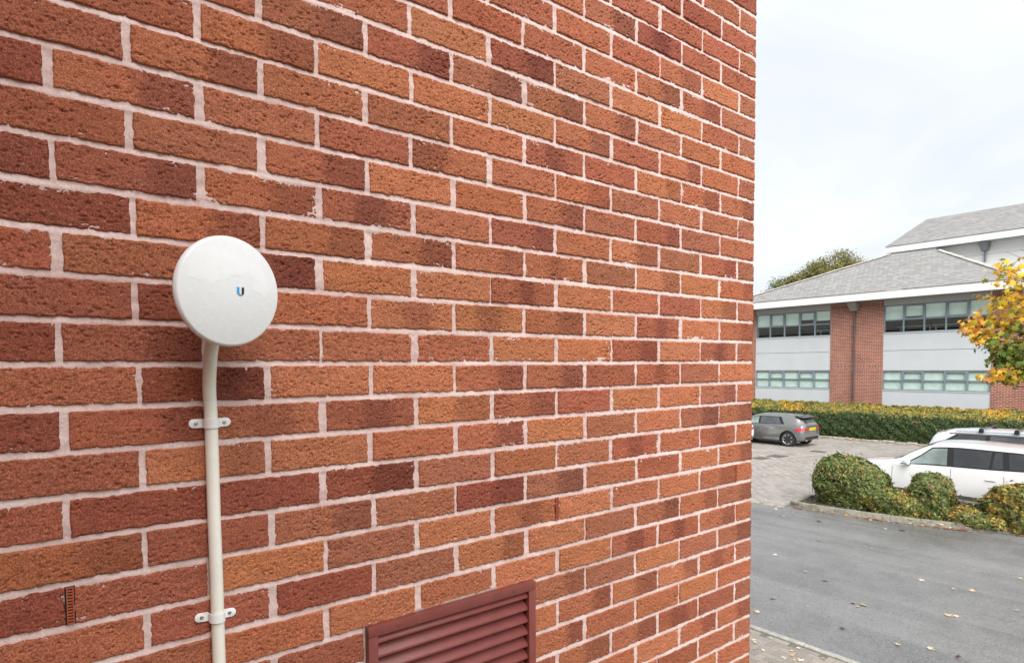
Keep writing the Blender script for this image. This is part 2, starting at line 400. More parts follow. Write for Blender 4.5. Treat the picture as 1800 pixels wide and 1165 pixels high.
def herringbone(x0, x1, y0, y1, a=0.1, ang=0.0):
    """90 degree herringbone cells: yields (cx, cy, along_x)"""
    res = []
    nx = int((x1 - x0) / a) + 4; ny = int((y1 - y0) / a) + 4
    for i in range(-4, nx):
        for j in range(-4, ny):
            k = (i - j) % 4
            if k == 0: res.append((x0 + (i + 1) * a, y0 + (j + 0.5) * a, True))
            elif k == 3: res.append((x0 + (i + 0.5) * a, y0 + (j + 1) * a, False))
    return [(x, y, b) for x, y, b in res if x0 < x - (a if b else a / 2) + 1e-6 and x + (a if b else a / 2) < x1 + 1e-6 and y0 < y < y1]
pme = [paver_mesh(0.196, 0.096).mesh('paver_x'), paver_mesh(0.096, 0.196).mesh('paver_y')]
for m_ in pme: m_.materials.append(MT['paver'])
cells = herringbone(4.03, 5.735, 1.1, 4.0)
cells.sort(key=lambda c: (c[0] - 5.4) ** 2 + (c[1] - 2.7) ** 2)
for (x, y, b) in cells[:260]:
    o = link('paver', pme[0 if b else 1], None, path, (x, y, 0.002 + random.uniform(-0.0025, 0.0025)), (random.uniform(-.008, .008), random.uniform(-.008, .008), random.uniform(-.01, .01)))
# the car park's block paving: nearest ones singly, the rest as one mass
def in_carpark(x, y): return x > 13.2 and (y > 6.98 or x > 15.55 + max(0.0, 1.2 - y) * 0.3) and x < 29.35
cc = [c for c in herringbone(13.2, 29.4, 2.0, 21.0) if in_carpark(c[0], c[1])]
far_me = [paver_mesh(0.196, 0.096).mesh('carpark_paver_x'), paver_mesh(0.096, 0.196).mesh('carpark_paver_y')]
P1 = paver_material('carpark_paver_single', (0.28, 0.258, 0.236), (0.385, 0.352, 0.322))
for m_ in far_me: m_.materials.append(P1)
def vis_rank(c):
    x, y, b = c; d = math.hypot(x + 2.19, y + 1.29); az = math.degrees(math.atan2(y + 1.29, x + 2.19))
    return d + (0 if 24 < az < 29.3 else 100)
cc.sort(key=vis_rank)
for (x, y, b) in cc[:290]:
    link('paver', far_me[0 if b else 1], None, carpark, (x, y, 0.004 + random.uniform(-0.003, 0.003)), (random.uniform(-.006, .006), random.uniform(-.006, .006), random.uniform(-.01, .01)))
rest = [c for c in cc[290:]]
tmpl = [np.array(paver_mesh(0.196, 0.096).v), np.array(paver_mesh(0.096, 0.196).v)]; tf = np.array(paver_mesh(0.2, 0.1).f)
V = []; F = []; n0 = 0
for (x, y, b) in rest:
    t = tmpl[0 if b else 1][4:].copy(); t[:, 0] += x; t[:, 1] += y; t[:, 2] += 0.004 + random.uniform(-.003, .003); V.append(t); F.append(tf[4:] - 4 + n0); n0 += 8
o = link('paving_blocks', np_mesh('paving_blocks', np.concatenate(V), np.concatenate(F)), MT['paver_far'], carpark); tag(o, kind='stuff')
# flush edging stones: road / path and road / car park
def stones(name, x0, x1, ys, z, mat, parent, gap=0.008):
    for a, b in zip(ys[:-1], ys[1:]):
        MB().box((x0, a + gap / 2, -0.2), (x1, b - gap / 2, z + random.uniform(-.004, .004))).build(name, mat, parent, bevel=0.008, seg=1)
edge1 = empty('path_edging', (0, 0, 0)); tag(edge1, kind='structure')
stones('edging_stone', 5.742, 5.836, [-0.1 + 0.915 * i for i in range(6)], 0.022, MT['edging'], edge1)
edge2 = empty('car_park_edging', (0, 0, 0)); tag(edge2, kind='structure')
stones('edging_stone', 13.055, 13.17, [6.9 + 0.915 * i for i in range(8)], 0.014, MT['kerb'], edge2)

# iron covers in the car park
def cover(name, pts, label):
    m = MB(); m.add([(x, y, 0.022) for x, y in pts] + [(x, y, -0.02) for x, y in pts], [(0, 1, 2, 3), (0, 4, 5, 1), (1, 5, 6, 2), (2, 6, 7, 3), (3, 7, 4, 0)])
    o = m.build(name, worn(name + '_iron', (0.10, 0.085, 0.075), 0.6, 0.3, 30), None); tag(o, label, 'drain cover', 'drain covers in the car park'); return o
cover('drain_cover', [(20.35, 11.55), (20.95, 11.55), (20.95, 12.05), (20.35, 12.05)], 'dull iron drain cover in the paving nearest the brick wall')
cover('drain_cover', [(21.3, 11.35), (21.95, 11.35), (21.95, 11.95), (21.3, 11.95)], 'dull iron drain cover diagonally behind another cover in the paving')
cover('drain_cover', [(24.0, 10.95), (24.35, 10.95), (24.35, 11.5), (24.0, 11.5)], 'small iron drain cover in the paving behind the grey hatchback')

# planted bed: kerb stones round a soil bed
bed = empty('planted_bed', (14.6, 4.5, 0)); tag(bed, kind='structure')
OUT = [(14.75, 6.98), (13.62, 6.98), (13.48, 6.86), (13.50, 6.2), (13.62, 5.3), (13.86, 4.2), (14.15, 3.3), (14.62, 2.28), (15.5, 0.6), (17.2, -2.0)]
BCK = [(18.3, -1.2), (16.3, 1.0), (15.72, 2.4), (15.5, 3.5), (15.45, 4.5), (15.45, 6.98)]
def resample(pl, step):
    P = [Vector((x, y, 0)) for x, y in pl]; out_ = [P[0]]; acc = 0
    for a, b in zip(P[:-1], P[1:]):
        d = (b - a).length; t = step - acc
        while t <= d + 1e-9: out_.append(a + (b - a) * (t / d)); t += step
        acc = (acc + d) % step
    return out_
def kerb_run(pl, width, h, length=0.6):
    pts = resample(pl, length)
    if (pts[-1] - Vector((*pl[-1], 0))).length > 0.05: pts.append(Vector((*pl[-1], 0)))
    for a, b in zip(pts[:-1], pts[1:]):
        t = (b - a); ln = t.length; t.normalize(); nrm = Vector((-t.y, t.x, 0))
        M = Matrix(((t.x, nrm.x, 0, a.x - bed.location.x), (t.y, nrm.y, 0, a.y - bed.location.y), (0, 0, 1, 0), (0, 0, 0, 1)))
        hh = h + random.uniform(-.006, .006)
        m = MB().add([M @ Vector(p) for p in [(0.001, 0, -0.2), (ln - 0.001, 0, -0.2), (ln - 0.001, width, -0.2), (0.001, width, -0.2), (0.001, 0.02, hh), (ln - 0.001, 0.02, hh), (ln - 0.001, width, hh), (0.001, width, hh)]],
                     [(0, 3, 2, 1), (4, 5, 6, 7), (0, 1, 5, 4), (1, 2, 6, 5), (2, 3, 7, 6), (3, 0, 4, 7)])
        m.build('kerb_stone', MT['kerb'], bed, bevel=0.016, seg=2, smooth=True)
kerb_run(OUT, 0.125, 0.125)
sp = OUT + BCK; cx = sum(p[0] for p in sp) / len(sp); 
poly = [(x - bed.location.x + (0.06 if i < len(OUT) else -0.0), y - bed.location.y, 0.07) for i, (x, y) in enumerate(sp)]
so = MB().add(poly, [tuple(range(len(poly)))]).build('soil', MT['soil'], bed)

# ------------------------------------------------------------------ the brick wall, brick by brick
Z0 = CAM_Z + 0.0089                  # height of the bed joint at eye level (row 0 sits on it)
PITCH_U, PITCH_V = 0.225, 0.075
TONE = {'L': (0.462, 0.175, 0.087), 'M': (0.402, 0.142, 0.075), 'R': (0.356, 0.116, 0.067), 'D': (0.285, 0.084, 0.052), 'B': (0.352, 0.133, 0.076)}
# every brick from the corner leftwards: tone, then where its kiln mark sits (r right, l left, c centre)
ROWS = {
 17: 'D R D', 16: 'B R D R', 15: 'R D D R R', 14: 'B R R R M R', 13: 'R R Dc Br M M R', 12: 'B L Mr R M R M M', 11: 'B Rr Br M R R R M M',
 10: 'B R L L B Dr L M R', 9: 'M M B Mr Br Br Rr Br R M', 8: 'B M Mr R Mr L L L Mr R R', 7: 'Mr Mr Lr R Rc M B M Mr R',
 6: 'B M M B Mr M Ml R M Mr D', 5: 'M B Rr B Mr M L Mr M R', 4: 'B Rr B Lr M Rr M Rc Mr Rr D', 3: 'Mr L Lr B Mc Mr Mr Mr Mr D R',
 2: 'B Lr R M L Rc L L Dr M R', 1: 'Mr L Rc L Mr Lc Lc M D R', 0: 'B Rc L Rr L L M M M Rr D', -1: 'L B Rc R Mr Mr L L Dr M',
 -2: 'M Br L L R Rr Lr Rc Mc Rr D', -3: 'Br Br L B L Mr M L Lr R', -4: 'M Rc M Rc M M B Dr D D R', -5: 'Mr L R M Br Dr B Br R Mr',
 -6: 'M Mr L M L Mc L B L R D', -7: 'Br Mr Br B L Lr B D R M', -8: 'M Mr Rc Rc L L M L M M M', -9: 'Br B L B Br M M R M R',
 -10: 'B Mc Lr Lr Mr L M M R M', -11: 'M L M M Mr L M R', -12: 'B R Rc Mr Mr R M R', -13: 'Mr Mr L M M R M', -14: 'B M R M L M R', -15: 'M L M R M L', -16: 'B R M L M R'}
LOUVRE = (-1.594, -1.102, -1.35, -0.593)   # X0, X1, V0, V1
wall_b = empty('brick_building', (0, 0, 0))
tag(wall_b, 'red and orange brick building whose corner wall fills the left of the view', 'building')

def brick_mesh(name, ln, ht, seed, depth=0.09, res=0.0018):
    rng = np.random.default_rng(seed)
    nx = int(round(ln / res)) + 1; nz = int(round(ht / res)) + 1
    xs = np.linspace(-ln / 2, ln / 2, nx); zs = np.linspace(-ht / 2, ht / 2, nz); X, Zg = np.meshgrid(xs, zs)
    pad = (nz + 24, nx + 24); crop = (slice(12, 12 + nz), slice(12, 12 + nx))
    f1 = fnoise(pad, 1.1, 0.9, rng)[crop]; f2 = fnoise(pad, 2.6, 1.2, rng)[crop]; f3 = fnoise(pad, 9, 5, rng)[crop]
    f4 = fnoise(pad, 1.1, 0.62, rng)[crop] + 0.35 * fnoise(pad, 9, 6, rng)[crop]
    g_ = fnoise(pad, 3.4, 1.9, rng)[crop]; mk = np.clip(fnoise(pad, 5, 3.2, rng)[crop] - 0.35, 0, 1.1)
    y = 0.00022 * f1 + 0.00022 * f2 + 0.0004 * f3 + np.clip(1 - np.abs(g_) / 0.17, 0, 1) * mk * 0.0034
    y = y + np.clip(f4 - 1.15, 0, 1.2) * 0.0028 + np.clip(fnoise(pad, 1.0, 0.9, rng)[crop] - 1.5, 0, 1.5) * 0.0026      # torn pits
    d = np.minimum(np.minimum(X + ln / 2, ln / 2 - X), np.minimum(Zg + ht / 2, ht / 2 - Zg))
    dn = d + 0.0007 * fnoise(pad, 1.4, 1.4, rng)[crop] + 0.0002
    y = y + np.clip(1 - dn / 0.0022, 0, 1.2) ** 2 * 0.0029                # worn arris
    Xp = X + 0.0005 * fnoise(pad, 3, 3, rng)[crop]; Zp = Zg + 0.0005 * fnoise(pad, 3, 3, rng)[crop]
    V = np.stack([Xp, y, Zp], -1).reshape(-1, 3)
    idx = np.arange(nx * nz).reshape(nz, nx)
    F = np.stack([idx[:-1, :-1], idx[:-1, 1:], idx[1:, 1:], idx[1:, :-1]], -1).reshape(-1, 4)
    ring = np.concatenate([idx[0, :], idx[1:, -1], idx[-1, -2::-1], idx[-2:0:-1, 0]])
    B_ = V[ring].copy(); B_[:, 1] = depth; nb = len(V); m = len(ring)
    S = np.stack([ring, np.r_[nb + np.arange(m)], np.r_[nb + np.roll(np.arange(m), -1)], np.roll(ring, -1)], -1)
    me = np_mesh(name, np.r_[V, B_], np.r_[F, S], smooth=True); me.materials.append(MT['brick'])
    return me
STR = [brick_mesh('stretcher', 0.2125, 0.0642, 100 + i) for i in range(18)]
STR_C = [brick_mesh('corner_stretcher', 0.2165, 0.0642, 200 + i, depth=0.1025) for i in range(6)]
HDR_C = [brick_mesh('corner_header', 0.1035, 0.0642, 300 + i, depth=0.215) for i in range(6)]

def joint_x(row, k):                 # centre of the k-th upright joint from the corner
    return -((0.1075 if row % 2 == 0 else 0.220) + PITCH_U * (k - 1))
JIT = {}
def jit(row, k):
    if (row, k) not in JIT:
        r_ = random.Random(row * 97 + k * 13); JIT[row, k] = (r_.uniform(-.003, .003), r_.uniform(-.0012, .0012), r_.uniform(-.0010, .0012), r_.uniform(-.006, .006))
    return JIT[row, k]
def span(row, k):
    a = 0.0 if k == 0 else joint_x(row, k) - 0.0062
    b = joint_x(row, k + 1) + 0.0062
    return b, a                      # left, right
# perspective test used only to count what can be seen
CM = cam.matrix_world.inverted()
def sees(x, z):
    p = CM @ Vector((x, 0, z)); u = -p.x / p.z * 1094 + 900; v_ = 694.3 + p.y / p.z * 1094
    return -190 < u < 1330 and -45 < v_ < 1205

def covered(x, v):                   # inside the louvre opening
    return LOUVRE[0] - 0.002 < x < LOUVRE[1] + 0.002 and LOUVRE[2] < v < LOUVRE[3] + 0.002
# mortar sheet with struck joints, only where it can show between bricks
RES = 0.0036
xs = np.arange(-2.62, 0.0001, RES); vs_ = np.arange(-1.46, 1.70, RES)
GX, GV = np.meshgrid(xs, vs_)
rng = np.random.default_rng(5)
MY = 0.0036 + 0.00045 * fnoise(GX.shape, 1.3, 1.1, rng) + 0.0005 * fnoise(GX.shape, 5, 2.2, rng) + 0.0005 * fnoise(GX.shape, 22, 9, rng)
rowi = np.floor(GV / PITCH_V).astype(int); fv = GV / PITCH_V - rowi
bed = np.where(fv > 0.5, fv - 1, fv) * PITCH_V          # distance above the joint's centre line
inb = np.abs(bed) < 0.0075
MY = MY + np.where(inb, np.clip((bed + 0.004) / 0.010, -0.2, 1.1) * 0.0022 - 0.0009, 0.0)
off = np.where(rowi % 2 == 0, 0.1075, 0.220)
ku = ((-GX - off) / PITCH_U); per = np.abs(ku - np.round(ku)) * PITCH_U
inp = (per < 0.011) & (np.round(ku) > -0.5)
smear = fnoise(GX.shape, 7, 5, rng)
MY = MY - np.clip(smear - 1.9, 0, 1.0) * 0.0020 - 0.0006
near = (np.abs(bed) < 0.0125) | inp
idx = np.arange(GX.size).reshape(GX.shape)
keep = (near[:-1, :-1] | near[1:, 1:] | near[:-1, 1:] | near[1:, :-1])
lv = (GX[:-1, :-1] > LOUVRE[0]) & (GX[:-1, :-1] < LOUVRE[1]) & (GV[:-1, :-1] < LOUVRE[3])
keep &= ~lv
F = np.stack([idx[:-1, :-1], idx[:-1, 1:], idx[1:, 1:], idx[1:, :-1]], -1)[keep]
used = np.unique(F); remap = np.full(GX.size, -1); remap[used] = np.arange(len(used))
Vm = np.stack([GX, MY, GV + Z0], -1).reshape(-1, 3)[used]
nb = len(Vm); bx = MB().box((-2.62, 0.03, Z0 - 1.46), (-1.62, 0.26, Z0 + 1.70)).box((-1.07, 0.03, Z0 - 1.46), (-0.02, 0.26, Z0 + 1.70)).box((-1.62, 0.03, Z0 - 0.57), (-1.07, 0.26, Z0 + 1.70))
wme = np_mesh('wall', np.r_[Vm, np.array(bx.v)], np.r_[remap[F], np.array(bx.f) + nb], smooth=False)
wall_o = link('wall', wme, MT['mortar'], wall_b)

single = []; massed = []
for row in range(-19, 22):
    codes = ROWS.get(row, '').split()
    v0 = row * PITCH_V
    for k in range(0, 12):
        l_, r_ = span(row, k)
        if r_ < -2.60: continue
        x, z = (l_ + r_) / 2, Z0 + v0 + PITCH_V / 2
        pieces = [(l_, r_)]
        vm = v0 + PITCH_V / 2
        if vm < LOUVRE[3] + 0.02 and l_ < LOUVRE[1] + 0.004 and r_ > LOUVRE[0] - 0.004:      # cut round the louvre
            pieces = []
            if l_ < LOUVRE[0] - 0.03: pieces.append((l_, LOUVRE[0] - 0.004))
            if r_ > LOUVRE[1] + 0.03: pieces.append((LOUVRE[1] + 0.004, r_))
        code = codes[k] if k < len(codes) else random.Random(row * 31 + k).choice(['M', 'R', 'L', 'Mr', 'D', 'B'])
        for pc in pieces: (single if (sees(pc[0], z) or sees(pc[1], z)) else massed).append((row, k, pc[0], pc[1], z, code))
massed_v = []; massed_f = []
for row, k, l_, r_, z, code in single:
    rr = random.Random(row * 1009 + k * 7 + 3)
    ja, jz, jy, jr = jit(row, k)
    if row % 2 == 0 and k == 0: me = rr.choice(HDR_C)
    elif k == 0: me = rr.choice(STR_C)
    else: me = rr.choice(STR)
    flip = k > 0 and rr.random() < 0.5
    nat = me.name.startswith('corner_header') and 0.1035 or (me.name.startswith('corner') and 0.2165 or 0.2125)
    want = (r_ - l_) + (0.0 if k == 0 else rr.uniform(-.003, .0025))
    o = link('brick', me, None, wall_o, ((l_ + r_) / 2 + (0 if k == 0 else ja), jy - 0.0005, z + jz), (rr.uniform(-.006, .006), (math.pi if flip else 0) + rr.uniform(-.005, .005), rr.uniform(-.004, .004)))
    o.scale = (want / nat, 1, 1)
    t = TONE[code[0]]; j = rr.uniform(0.94, 1.07)
    o.color = (t[0] * j * rr.uniform(.96, 1.04), t[1] * j, t[2] * j * rr.uniform(.93, 1.07), 1)
    pc = {'r': 0.075, 'l': -0.075, 'c': 0.005}.get(code[1:], 0.0); pw = {'r': 0.058, 'l': 0.05, 'c': 0.036}.get(code[1:], 0.0)
    o['patch_centre'] = float((-pc if flip else pc) * (want / 0.2125) + rr.uniform(-.012, .012)) / (want / nat)
    o['patch_width'] = float(pw * rr.uniform(.75, 1.2)); o['patch_depth'] = float(rr.uniform(.6, .95) if len(code) > 1 else 0.0)
for row, k, l_, r_, z, code in massed:
    m = MB().box((l_, -0.0005, z - 0.032), (r_, 0.09 if k else 0.2, z + 0.032)); n = len(massed_v); massed_v += m.v; massed_f += [tuple(i + n for i in f) for f in m.f]
mb = MB(); mb.v = massed_v; mb.f = massed_f
o = link('brickwork', mb.mesh('brickwork', bevel=0.003, seg=1), worn('plain_brick', (0.30, 0.10, 0.05), 0.9, 0.35, 25, grit=0.002), wall_o); tag(o, kind='stuff')
# the rest of the building: wall above and below, return, unseen wing added on the left to shade the wall, roof
rest = MB().box((-3.4, 0.0, 0), (-0.001, 0.25, Z0 - 1.463)).box((-3.4, 0.0, Z0 + 1.703), (-0.001, 0.25, 6.9)).box((-3.4, 0.0, Z0 - 1.463), (-2.62, 0.25, Z0 + 1.703))
rest.build('lower_wall', MT['backwall'], wall_b)
MB().box((-0.20, 0.216, 0), (-0.003, 44, 6.9)).build('return_wall', MT['wing'], wall_b)
MB().box((-3.65, -7.5, 0), (-3.4, 0.25, 6.9)).build('added_wing_wall', MT['wing'], wall_b)  # out of view, added to darken the left of the brick wall
MB().box((-12, -7.5, 0), (-3.66, 44, 6.88)).build('added_wing_body', MT['wing'], wall_b)  # building body, carried forward as the added wing
MB().box((-3.6, 0.3, 6.3), (-0.25, 44, 6.85)).build('floor_slab', MT['soffit'], wall_b)
rf = MB(); rf.add([(-12.5, -8.0, 7.0), (-3.0, -8.0, 7.0), (-3.0, -0.45, 7.0), (0.45, -0.45, 7.0), (0.45, 44.5, 7.0), (-12.5, 44.5, 7.0), (-7.5, -3, 9.6), (-7.5, 39, 9.6)],
       [(0, 1, 6), (1, 2, 3, 4, 7, 6), (4, 5, 7), (5, 0, 6, 7), (0, 5, 4, 3, 2, 1)])
rf.build('roof', worn('roof_covering', (0.22, 0.21, 0.2), 0.8, 0.2, 4), wall_b)

# plastic weep vents standing in three of the upright joints
def weep_vent(x, v):
    z = Z0 + v; m = MB()
    m.box((x - 0.0052, -0.0015, z - 0.031), (x - 0.0036, 0.03, z + 0.033)).box((x + 0.0036, -0.0015, z - 0.031), (x + 0.0052, 0.03, z + 0.033))
    for i in range(13): m.box((x - 0.0038, -0.0012, z - 0.031 + i * 0.0051), (x + 0.0038, 0.012, z - 0.0286 + i * 0.0051))
    o = m.build('weep_vent', MT['weep'], wall_b)
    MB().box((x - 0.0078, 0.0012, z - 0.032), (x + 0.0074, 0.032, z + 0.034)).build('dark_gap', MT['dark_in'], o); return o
for k in (10, 5, 1): weep_vent(joint_x(-6, k) + (0.0 if k > 1 else 0.001), -6 * PITCH_V + PITCH_V / 2)

# ------------------------------------------------------------------ the round white radio dish
D0 = Vector((-1.9022, -0.1600, Z0 + 0.1207)); DN = Vector((0.2819, -0.9583, -0.0464)).normalized()
dish = empty('radio_dish', D0); tag(dish, 'round white plastic radio dish mounted on the brick wall above the conduit', 'radio dish')
Q = DN.to_track_quat('Z', 'Y'); QM = Q.to_matrix().to_4x4()
RD = 0.0930
def dome(r): return 0.012 * (1 - (r / RD) ** 2) - 0.005 * max(0, (r / RD - 0.95) / 0.05) ** 2.2 + 0.002
prof = [(0.0001, dome(0))] + [(RD * t, dome(RD * t)) for t in np.r_[np.linspace(0.05, 0.94, 16), np.linspace(0.95, 1.0, 8)]]
prof += [(RD * 0.999, -0.006), (RD * 0.985, -0.008)]
MB().lathe(prof, 96, QM).build('dish_face', MT['dish'], dish, smooth=True, angle=60)
MB().lathe([(RD * 0.985, -0.0075), (RD * 0.95, -0.016), (RD * 0.75, -0.034), (RD * 0.4, -0.046), (0.03, -0.049), (0.03, -0.085), (0.024, -0.09), (0.0001, -0.09)], 64, QM).build('rear_shell', MT['dish_rear'], dish, smooth=True)
br = MB()
bk = QM @ Vector((0, 0, -0.085))
br.tube([bk, bk + Vector((0.0, 0.02, -0.01)), Vector((0.018, 0.130, -0.01))], 0.016, 16); br.box((-0.005, 0.146, -0.035), (0.040, 0.159, 0.03)); br.tube([(0.018, 0.130, -0.035), (0.018, 0.130, 0.03)], 0.0165, 16)
br.build('wall_bracket', MT['dish_rear'], dish, smooth=True)
# local frame on the dish face: right and up as seen from the front
UPV = (Vector((0, 0, 1)) - DN * DN.z).normalized(); RTV = UPV.cross(DN).normalized()
def on_dish(a, b, lift):
    r_ = math.hypot(a, b); return RTV * a + UPV * b + DN * (dome(min(r_, RD)) + lift)
def face_patch(name, poly, lift, mat, n=18):
    """triangle grid clipped to a polygon given in face coordinates"""
    xs_ = [p[0] for p in poly]; ys_ = [p[1] for p in poly]; cx_, cy_ = sum(xs_) / len(xs_), sum(ys_) / len(ys_)
    m = MB(); vs = [on_dish(cx_, cy_, lift)]; k = len(poly); rings = 5
    for j in range(1, rings + 1):
        for (a, b) in poly: t = j / rings; vs.append(on_dish(cx_ + (a - cx_) * t, cy_ + (b - cy_) * t, lift))
    fs = [(0, 1 + i, 1 + (i + 1) % k) for i in range(k)]
    for j in range(rings - 1):
        fs += [(1 + j * k + i, 1 + (j + 1) * k + i, 1 + (j + 1) * k + (i + 1) % k, 1 + j * k + (i + 1) % k) for i in range(k)]
    m.add(vs, fs); return m.build(name, mat, dish, smooth=True)
s_ = RD / 98.0                                   # photo pixels to metres on the face
def fx(px_, py_): return ((px_ - 403) * s_ * 1.05, (510 - py_) * s_)
rr = random.Random(3)
def ragged(a, b, n, amp): return [(a[0] + (b[0] - a[0]) * t / n + rr.uniform(-amp, amp), a[1] + (b[1] - a[1]) * t / n + rr.uniform(-amp, amp)) for t in range(1, n)]
top = [fx(*p) for p in [(329, 492), (331, 470), (336, 452), (344, 441), (362, 437), (384, 437), (402, 441), (418, 449), (430, 458)]]
bot = [fx(432, 472)] + ragged(fx(430, 474), fx(400, 484), 6, 0.003) + [fx(398, 482)] + ragged(fx(396, 486), fx(362, 500), 7, 0.003) + [fx(358, 502)] + ragged(fx(356, 494), fx(331, 496), 5, 0.003)
face_patch('film_patch', top + bot, 0.00022, MT['film'])
p2 = [fx(433, 458), fx(450, 452), fx(457, 462), fx(465, 478), (fx(472, 494)), fx(473, 505), fx(466, 514), fx(459, 518)] + ragged(fx(457, 516), fx(437, 500), 6, 0.003) + ragged(fx(437, 498), fx(433, 462), 5, 0.002)
face_patch('film_patch', p2, 0.00022, MT['film'])
# U-shaped mark: blue left stem, black right stem, pale foot
def mark(name, poly, mat): face_patch(name, [((a - 0.5) * 0.0134 + 0.0108, (b - 0.5) * 0.0145 + 0.001) for a, b in poly], 0.0007, mat)
mark('logo_stem', [(0.0, 1.0), (0.34, 1.0), (0.34, 0.42), (0.36, 0.30), (0.42, 0.20), (0.20, 0.08), (0.05, 0.25), (0.0, 0.45)], MT['logo_blue'])
mark('logo_stem', [(0.66, 1.0), (1.0, 1.0), (1.0, 0.45), (0.95, 0.25), (0.82, 0.09), (0.62, 0.18), (0.65, 0.28), (0.66, 0.42)], MT['logo_black'])
mark('logo_foot', [(0.24, 0.10), (0.37, 0.17), (0.50, 0.15), (0.66, 0.17), (0.78, 0.08), (0.64, 0.0), (0.50, -0.02), (0.36, 0.0)], MT['logo_pale'])

# ------------------------------------------------------------------ conduit with two saddle clips
CX = -1.9050
con = empty('cable_conduit', (CX, 0, Z0 - 0.6)); tag(con, 'cream plastic cable conduit running down the bricks below the white dish', 'conduit')
def crun(pts, n=10):
    out_ = []; P = [Vector(p) for p in pts]; P = [P[0] * 2 - P[1]] + P + [P[-1] * 2 - P[-2]]
    for i in range(1, len(P) - 2):
        for t in np.linspace(0, 1, n, endpoint=False):
            a, b, c, d = P[i - 1:i + 3]; t = float(t)
            out_.append(0.5 * ((2 * b) + (c - a) * t + (2 * a - 5 * b + 4 * c - d) * t * t + (3 * b - a - 3 * c + d) * t ** 3))
    return out_ + [P[-2]]
PR = 0.0118
path_pts = crun([(0.004, -0.085, 0.70), (0.0005, -0.066, 0.660), (-0.0035, -0.048, 0.628), (-0.0040, -0.034, 0.596), (-0.0035, -0.021, 0.550), (-0.0005, -0.0135, 0.49), (0.0, -0.0130, 0.30), (0.0012, -0.0130, 0.0), (0.001, -0.013, -1.5), (0.0, -0.013, -2.9)])
MB().tube(path_pts, PR, 24).build('pipe', MT['conduit'], con, smooth=True)
def clip(v, tilt):
    zc = v + 0.6; m = MB(); pro = []; T = 0.0022; W = 0.0085
    # saddle band: lug, arch, lug as one profile in (x, y)
    arch = [(-0.0305, 0)] + [(-0.0135, 0.0)] + [(-(PR + 0.0004) * math.cos(a), -0.013 - (PR + 0.0004) * math.sin(a)) for a in np.linspace(0.0, math.pi, 15)] + [(0.0135, 0.0), (0.0305, 0.0)]
    inner = [(-0.0305, -0.0)] ; vs = []; n = len(arch)
    for (x, y) in arch:
        nrm = Vector((0, -1)) if abs(x) > 0.0125 and y > -0.012 else Vector((x, y + 0.013)).normalized()
        for zz_ in (-W, W):
            vs.append((x, y - 0.0012, zc + zz_ + tilt * x)); vs.append((x + nrm.x * T, y - 0.0012 + nrm.y * T, zc + zz_ + tilt * x))
    fs = []
    for i in range(n - 1):
        a, b = i * 4, (i + 1) * 4
        fs += [(a, b, b + 2, a + 2), (a + 1, a + 3, b + 3, b + 1), (a, a + 1, b + 1, b), (a + 2, b + 2, b + 3, a + 3)]
    fs += [(0, 2, 3, 1), ((n - 1) * 4, (n - 1) * 4 + 1, (n - 1) * 4 + 3, (n - 1) * 4 + 2)]
    m.add(vs, fs)
    # rounded lug ends
    for sx_ in (-1, 1):
        m.lathe([(0.0001, 0), (W, 0), (W, T), (W - 0.0006, T + 0.0004), (0.0001, T + 0.0004)], 24, Matrix.Translation((sx_ * 0.0285, -0.0012, zc + tilt * sx_ * 0.0285)) @ Matrix.Rotation(R(90), 4, 'X'))
    o = m.build('pipe_clip', MT['clip'], con, smooth=True, angle=35)
    for sx_ in (-1, 1):
        M_ = Matrix.Translation((sx_ * 0.0250, -0.0040, zc + tilt * sx_ * 0.025)) @ Matrix.Rotation(R(90), 4, 'X')
        MB().lathe([(0.0036, -0.0005), (0.0034, 0.0006), (0.0018, 0.0011), (0.0016, 0.0002), (0.0001, 0.0)], 16, M_).build('screw', MT['screw'], o, smooth=True)
clip(-0.1125, 0.0); clip(-0.4855, -0.06)

# ------------------------------------------------------------------ maroon louvre vent
x0, x1, v0, v1 = LOUVRE
lou = empty('louvre_vent', ((x0 + x1) / 2, 0, Z0 + v0)); tag(lou, 'maroon metal louvre vent set in the brick wall at the bottom edge', 'vent')
def lb(a, b, name, mat, bevel=0.0012, par=lou):
    lo = lou.location; return MB().box((a[0] - lo.x, a[1], a[2] + Z0 - lo.z), (b[0] - lo.x, b[1], b[2] + Z0 - lo.z)).build(name, mat, par, bevel=bevel, seg=2, smooth=True)
FW = 0.0235
lb((x0, -0.016, v1 - FW), (x1, 0.004, v1), 'frame', MT['louvre'])
lb((x0, -0.0157, v0), (x0 + FW, 0.004, v1 - FW - 0.0003), 'frame', MT['louvre'])
lb((x1 - FW, -0.0157, v0), (x1, 0.004, v1 - FW - 0.0003), 'frame', MT['louvre'])
lb((x0 + FW + .0003, -0.0157, v0), (x1 - FW - .0003, 0.004, v0 + FW), 'frame', MT['louvre'])
lb((x0 - 0.004, 0.0005, v1 + 0.0002), (x1 + 0.004, 0.012, v1 + 0.006), 'sealant_bead', MT['sealant'], 0.001)
lb((x0 - 0.006, 0.001, v0), (x0 - 0.0002, 0.012, v1), 'sealant_bead', MT['sealant'], 0.001)
lb((x1 + 0.0002, 0.001, v0), (x1 + 0.006, 0.012, v1), 'sealant_bead', MT['sealant'], 0.001)
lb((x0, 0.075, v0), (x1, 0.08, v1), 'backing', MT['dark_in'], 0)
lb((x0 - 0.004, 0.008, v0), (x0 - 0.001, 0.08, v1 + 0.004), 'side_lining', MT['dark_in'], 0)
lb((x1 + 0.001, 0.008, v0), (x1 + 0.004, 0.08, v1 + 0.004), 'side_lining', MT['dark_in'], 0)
lb((x0, 0.008, v1 + 0.001), (x1, 0.08, v1 + 0.004), 'top_lining', MT['dark_in'], 0)
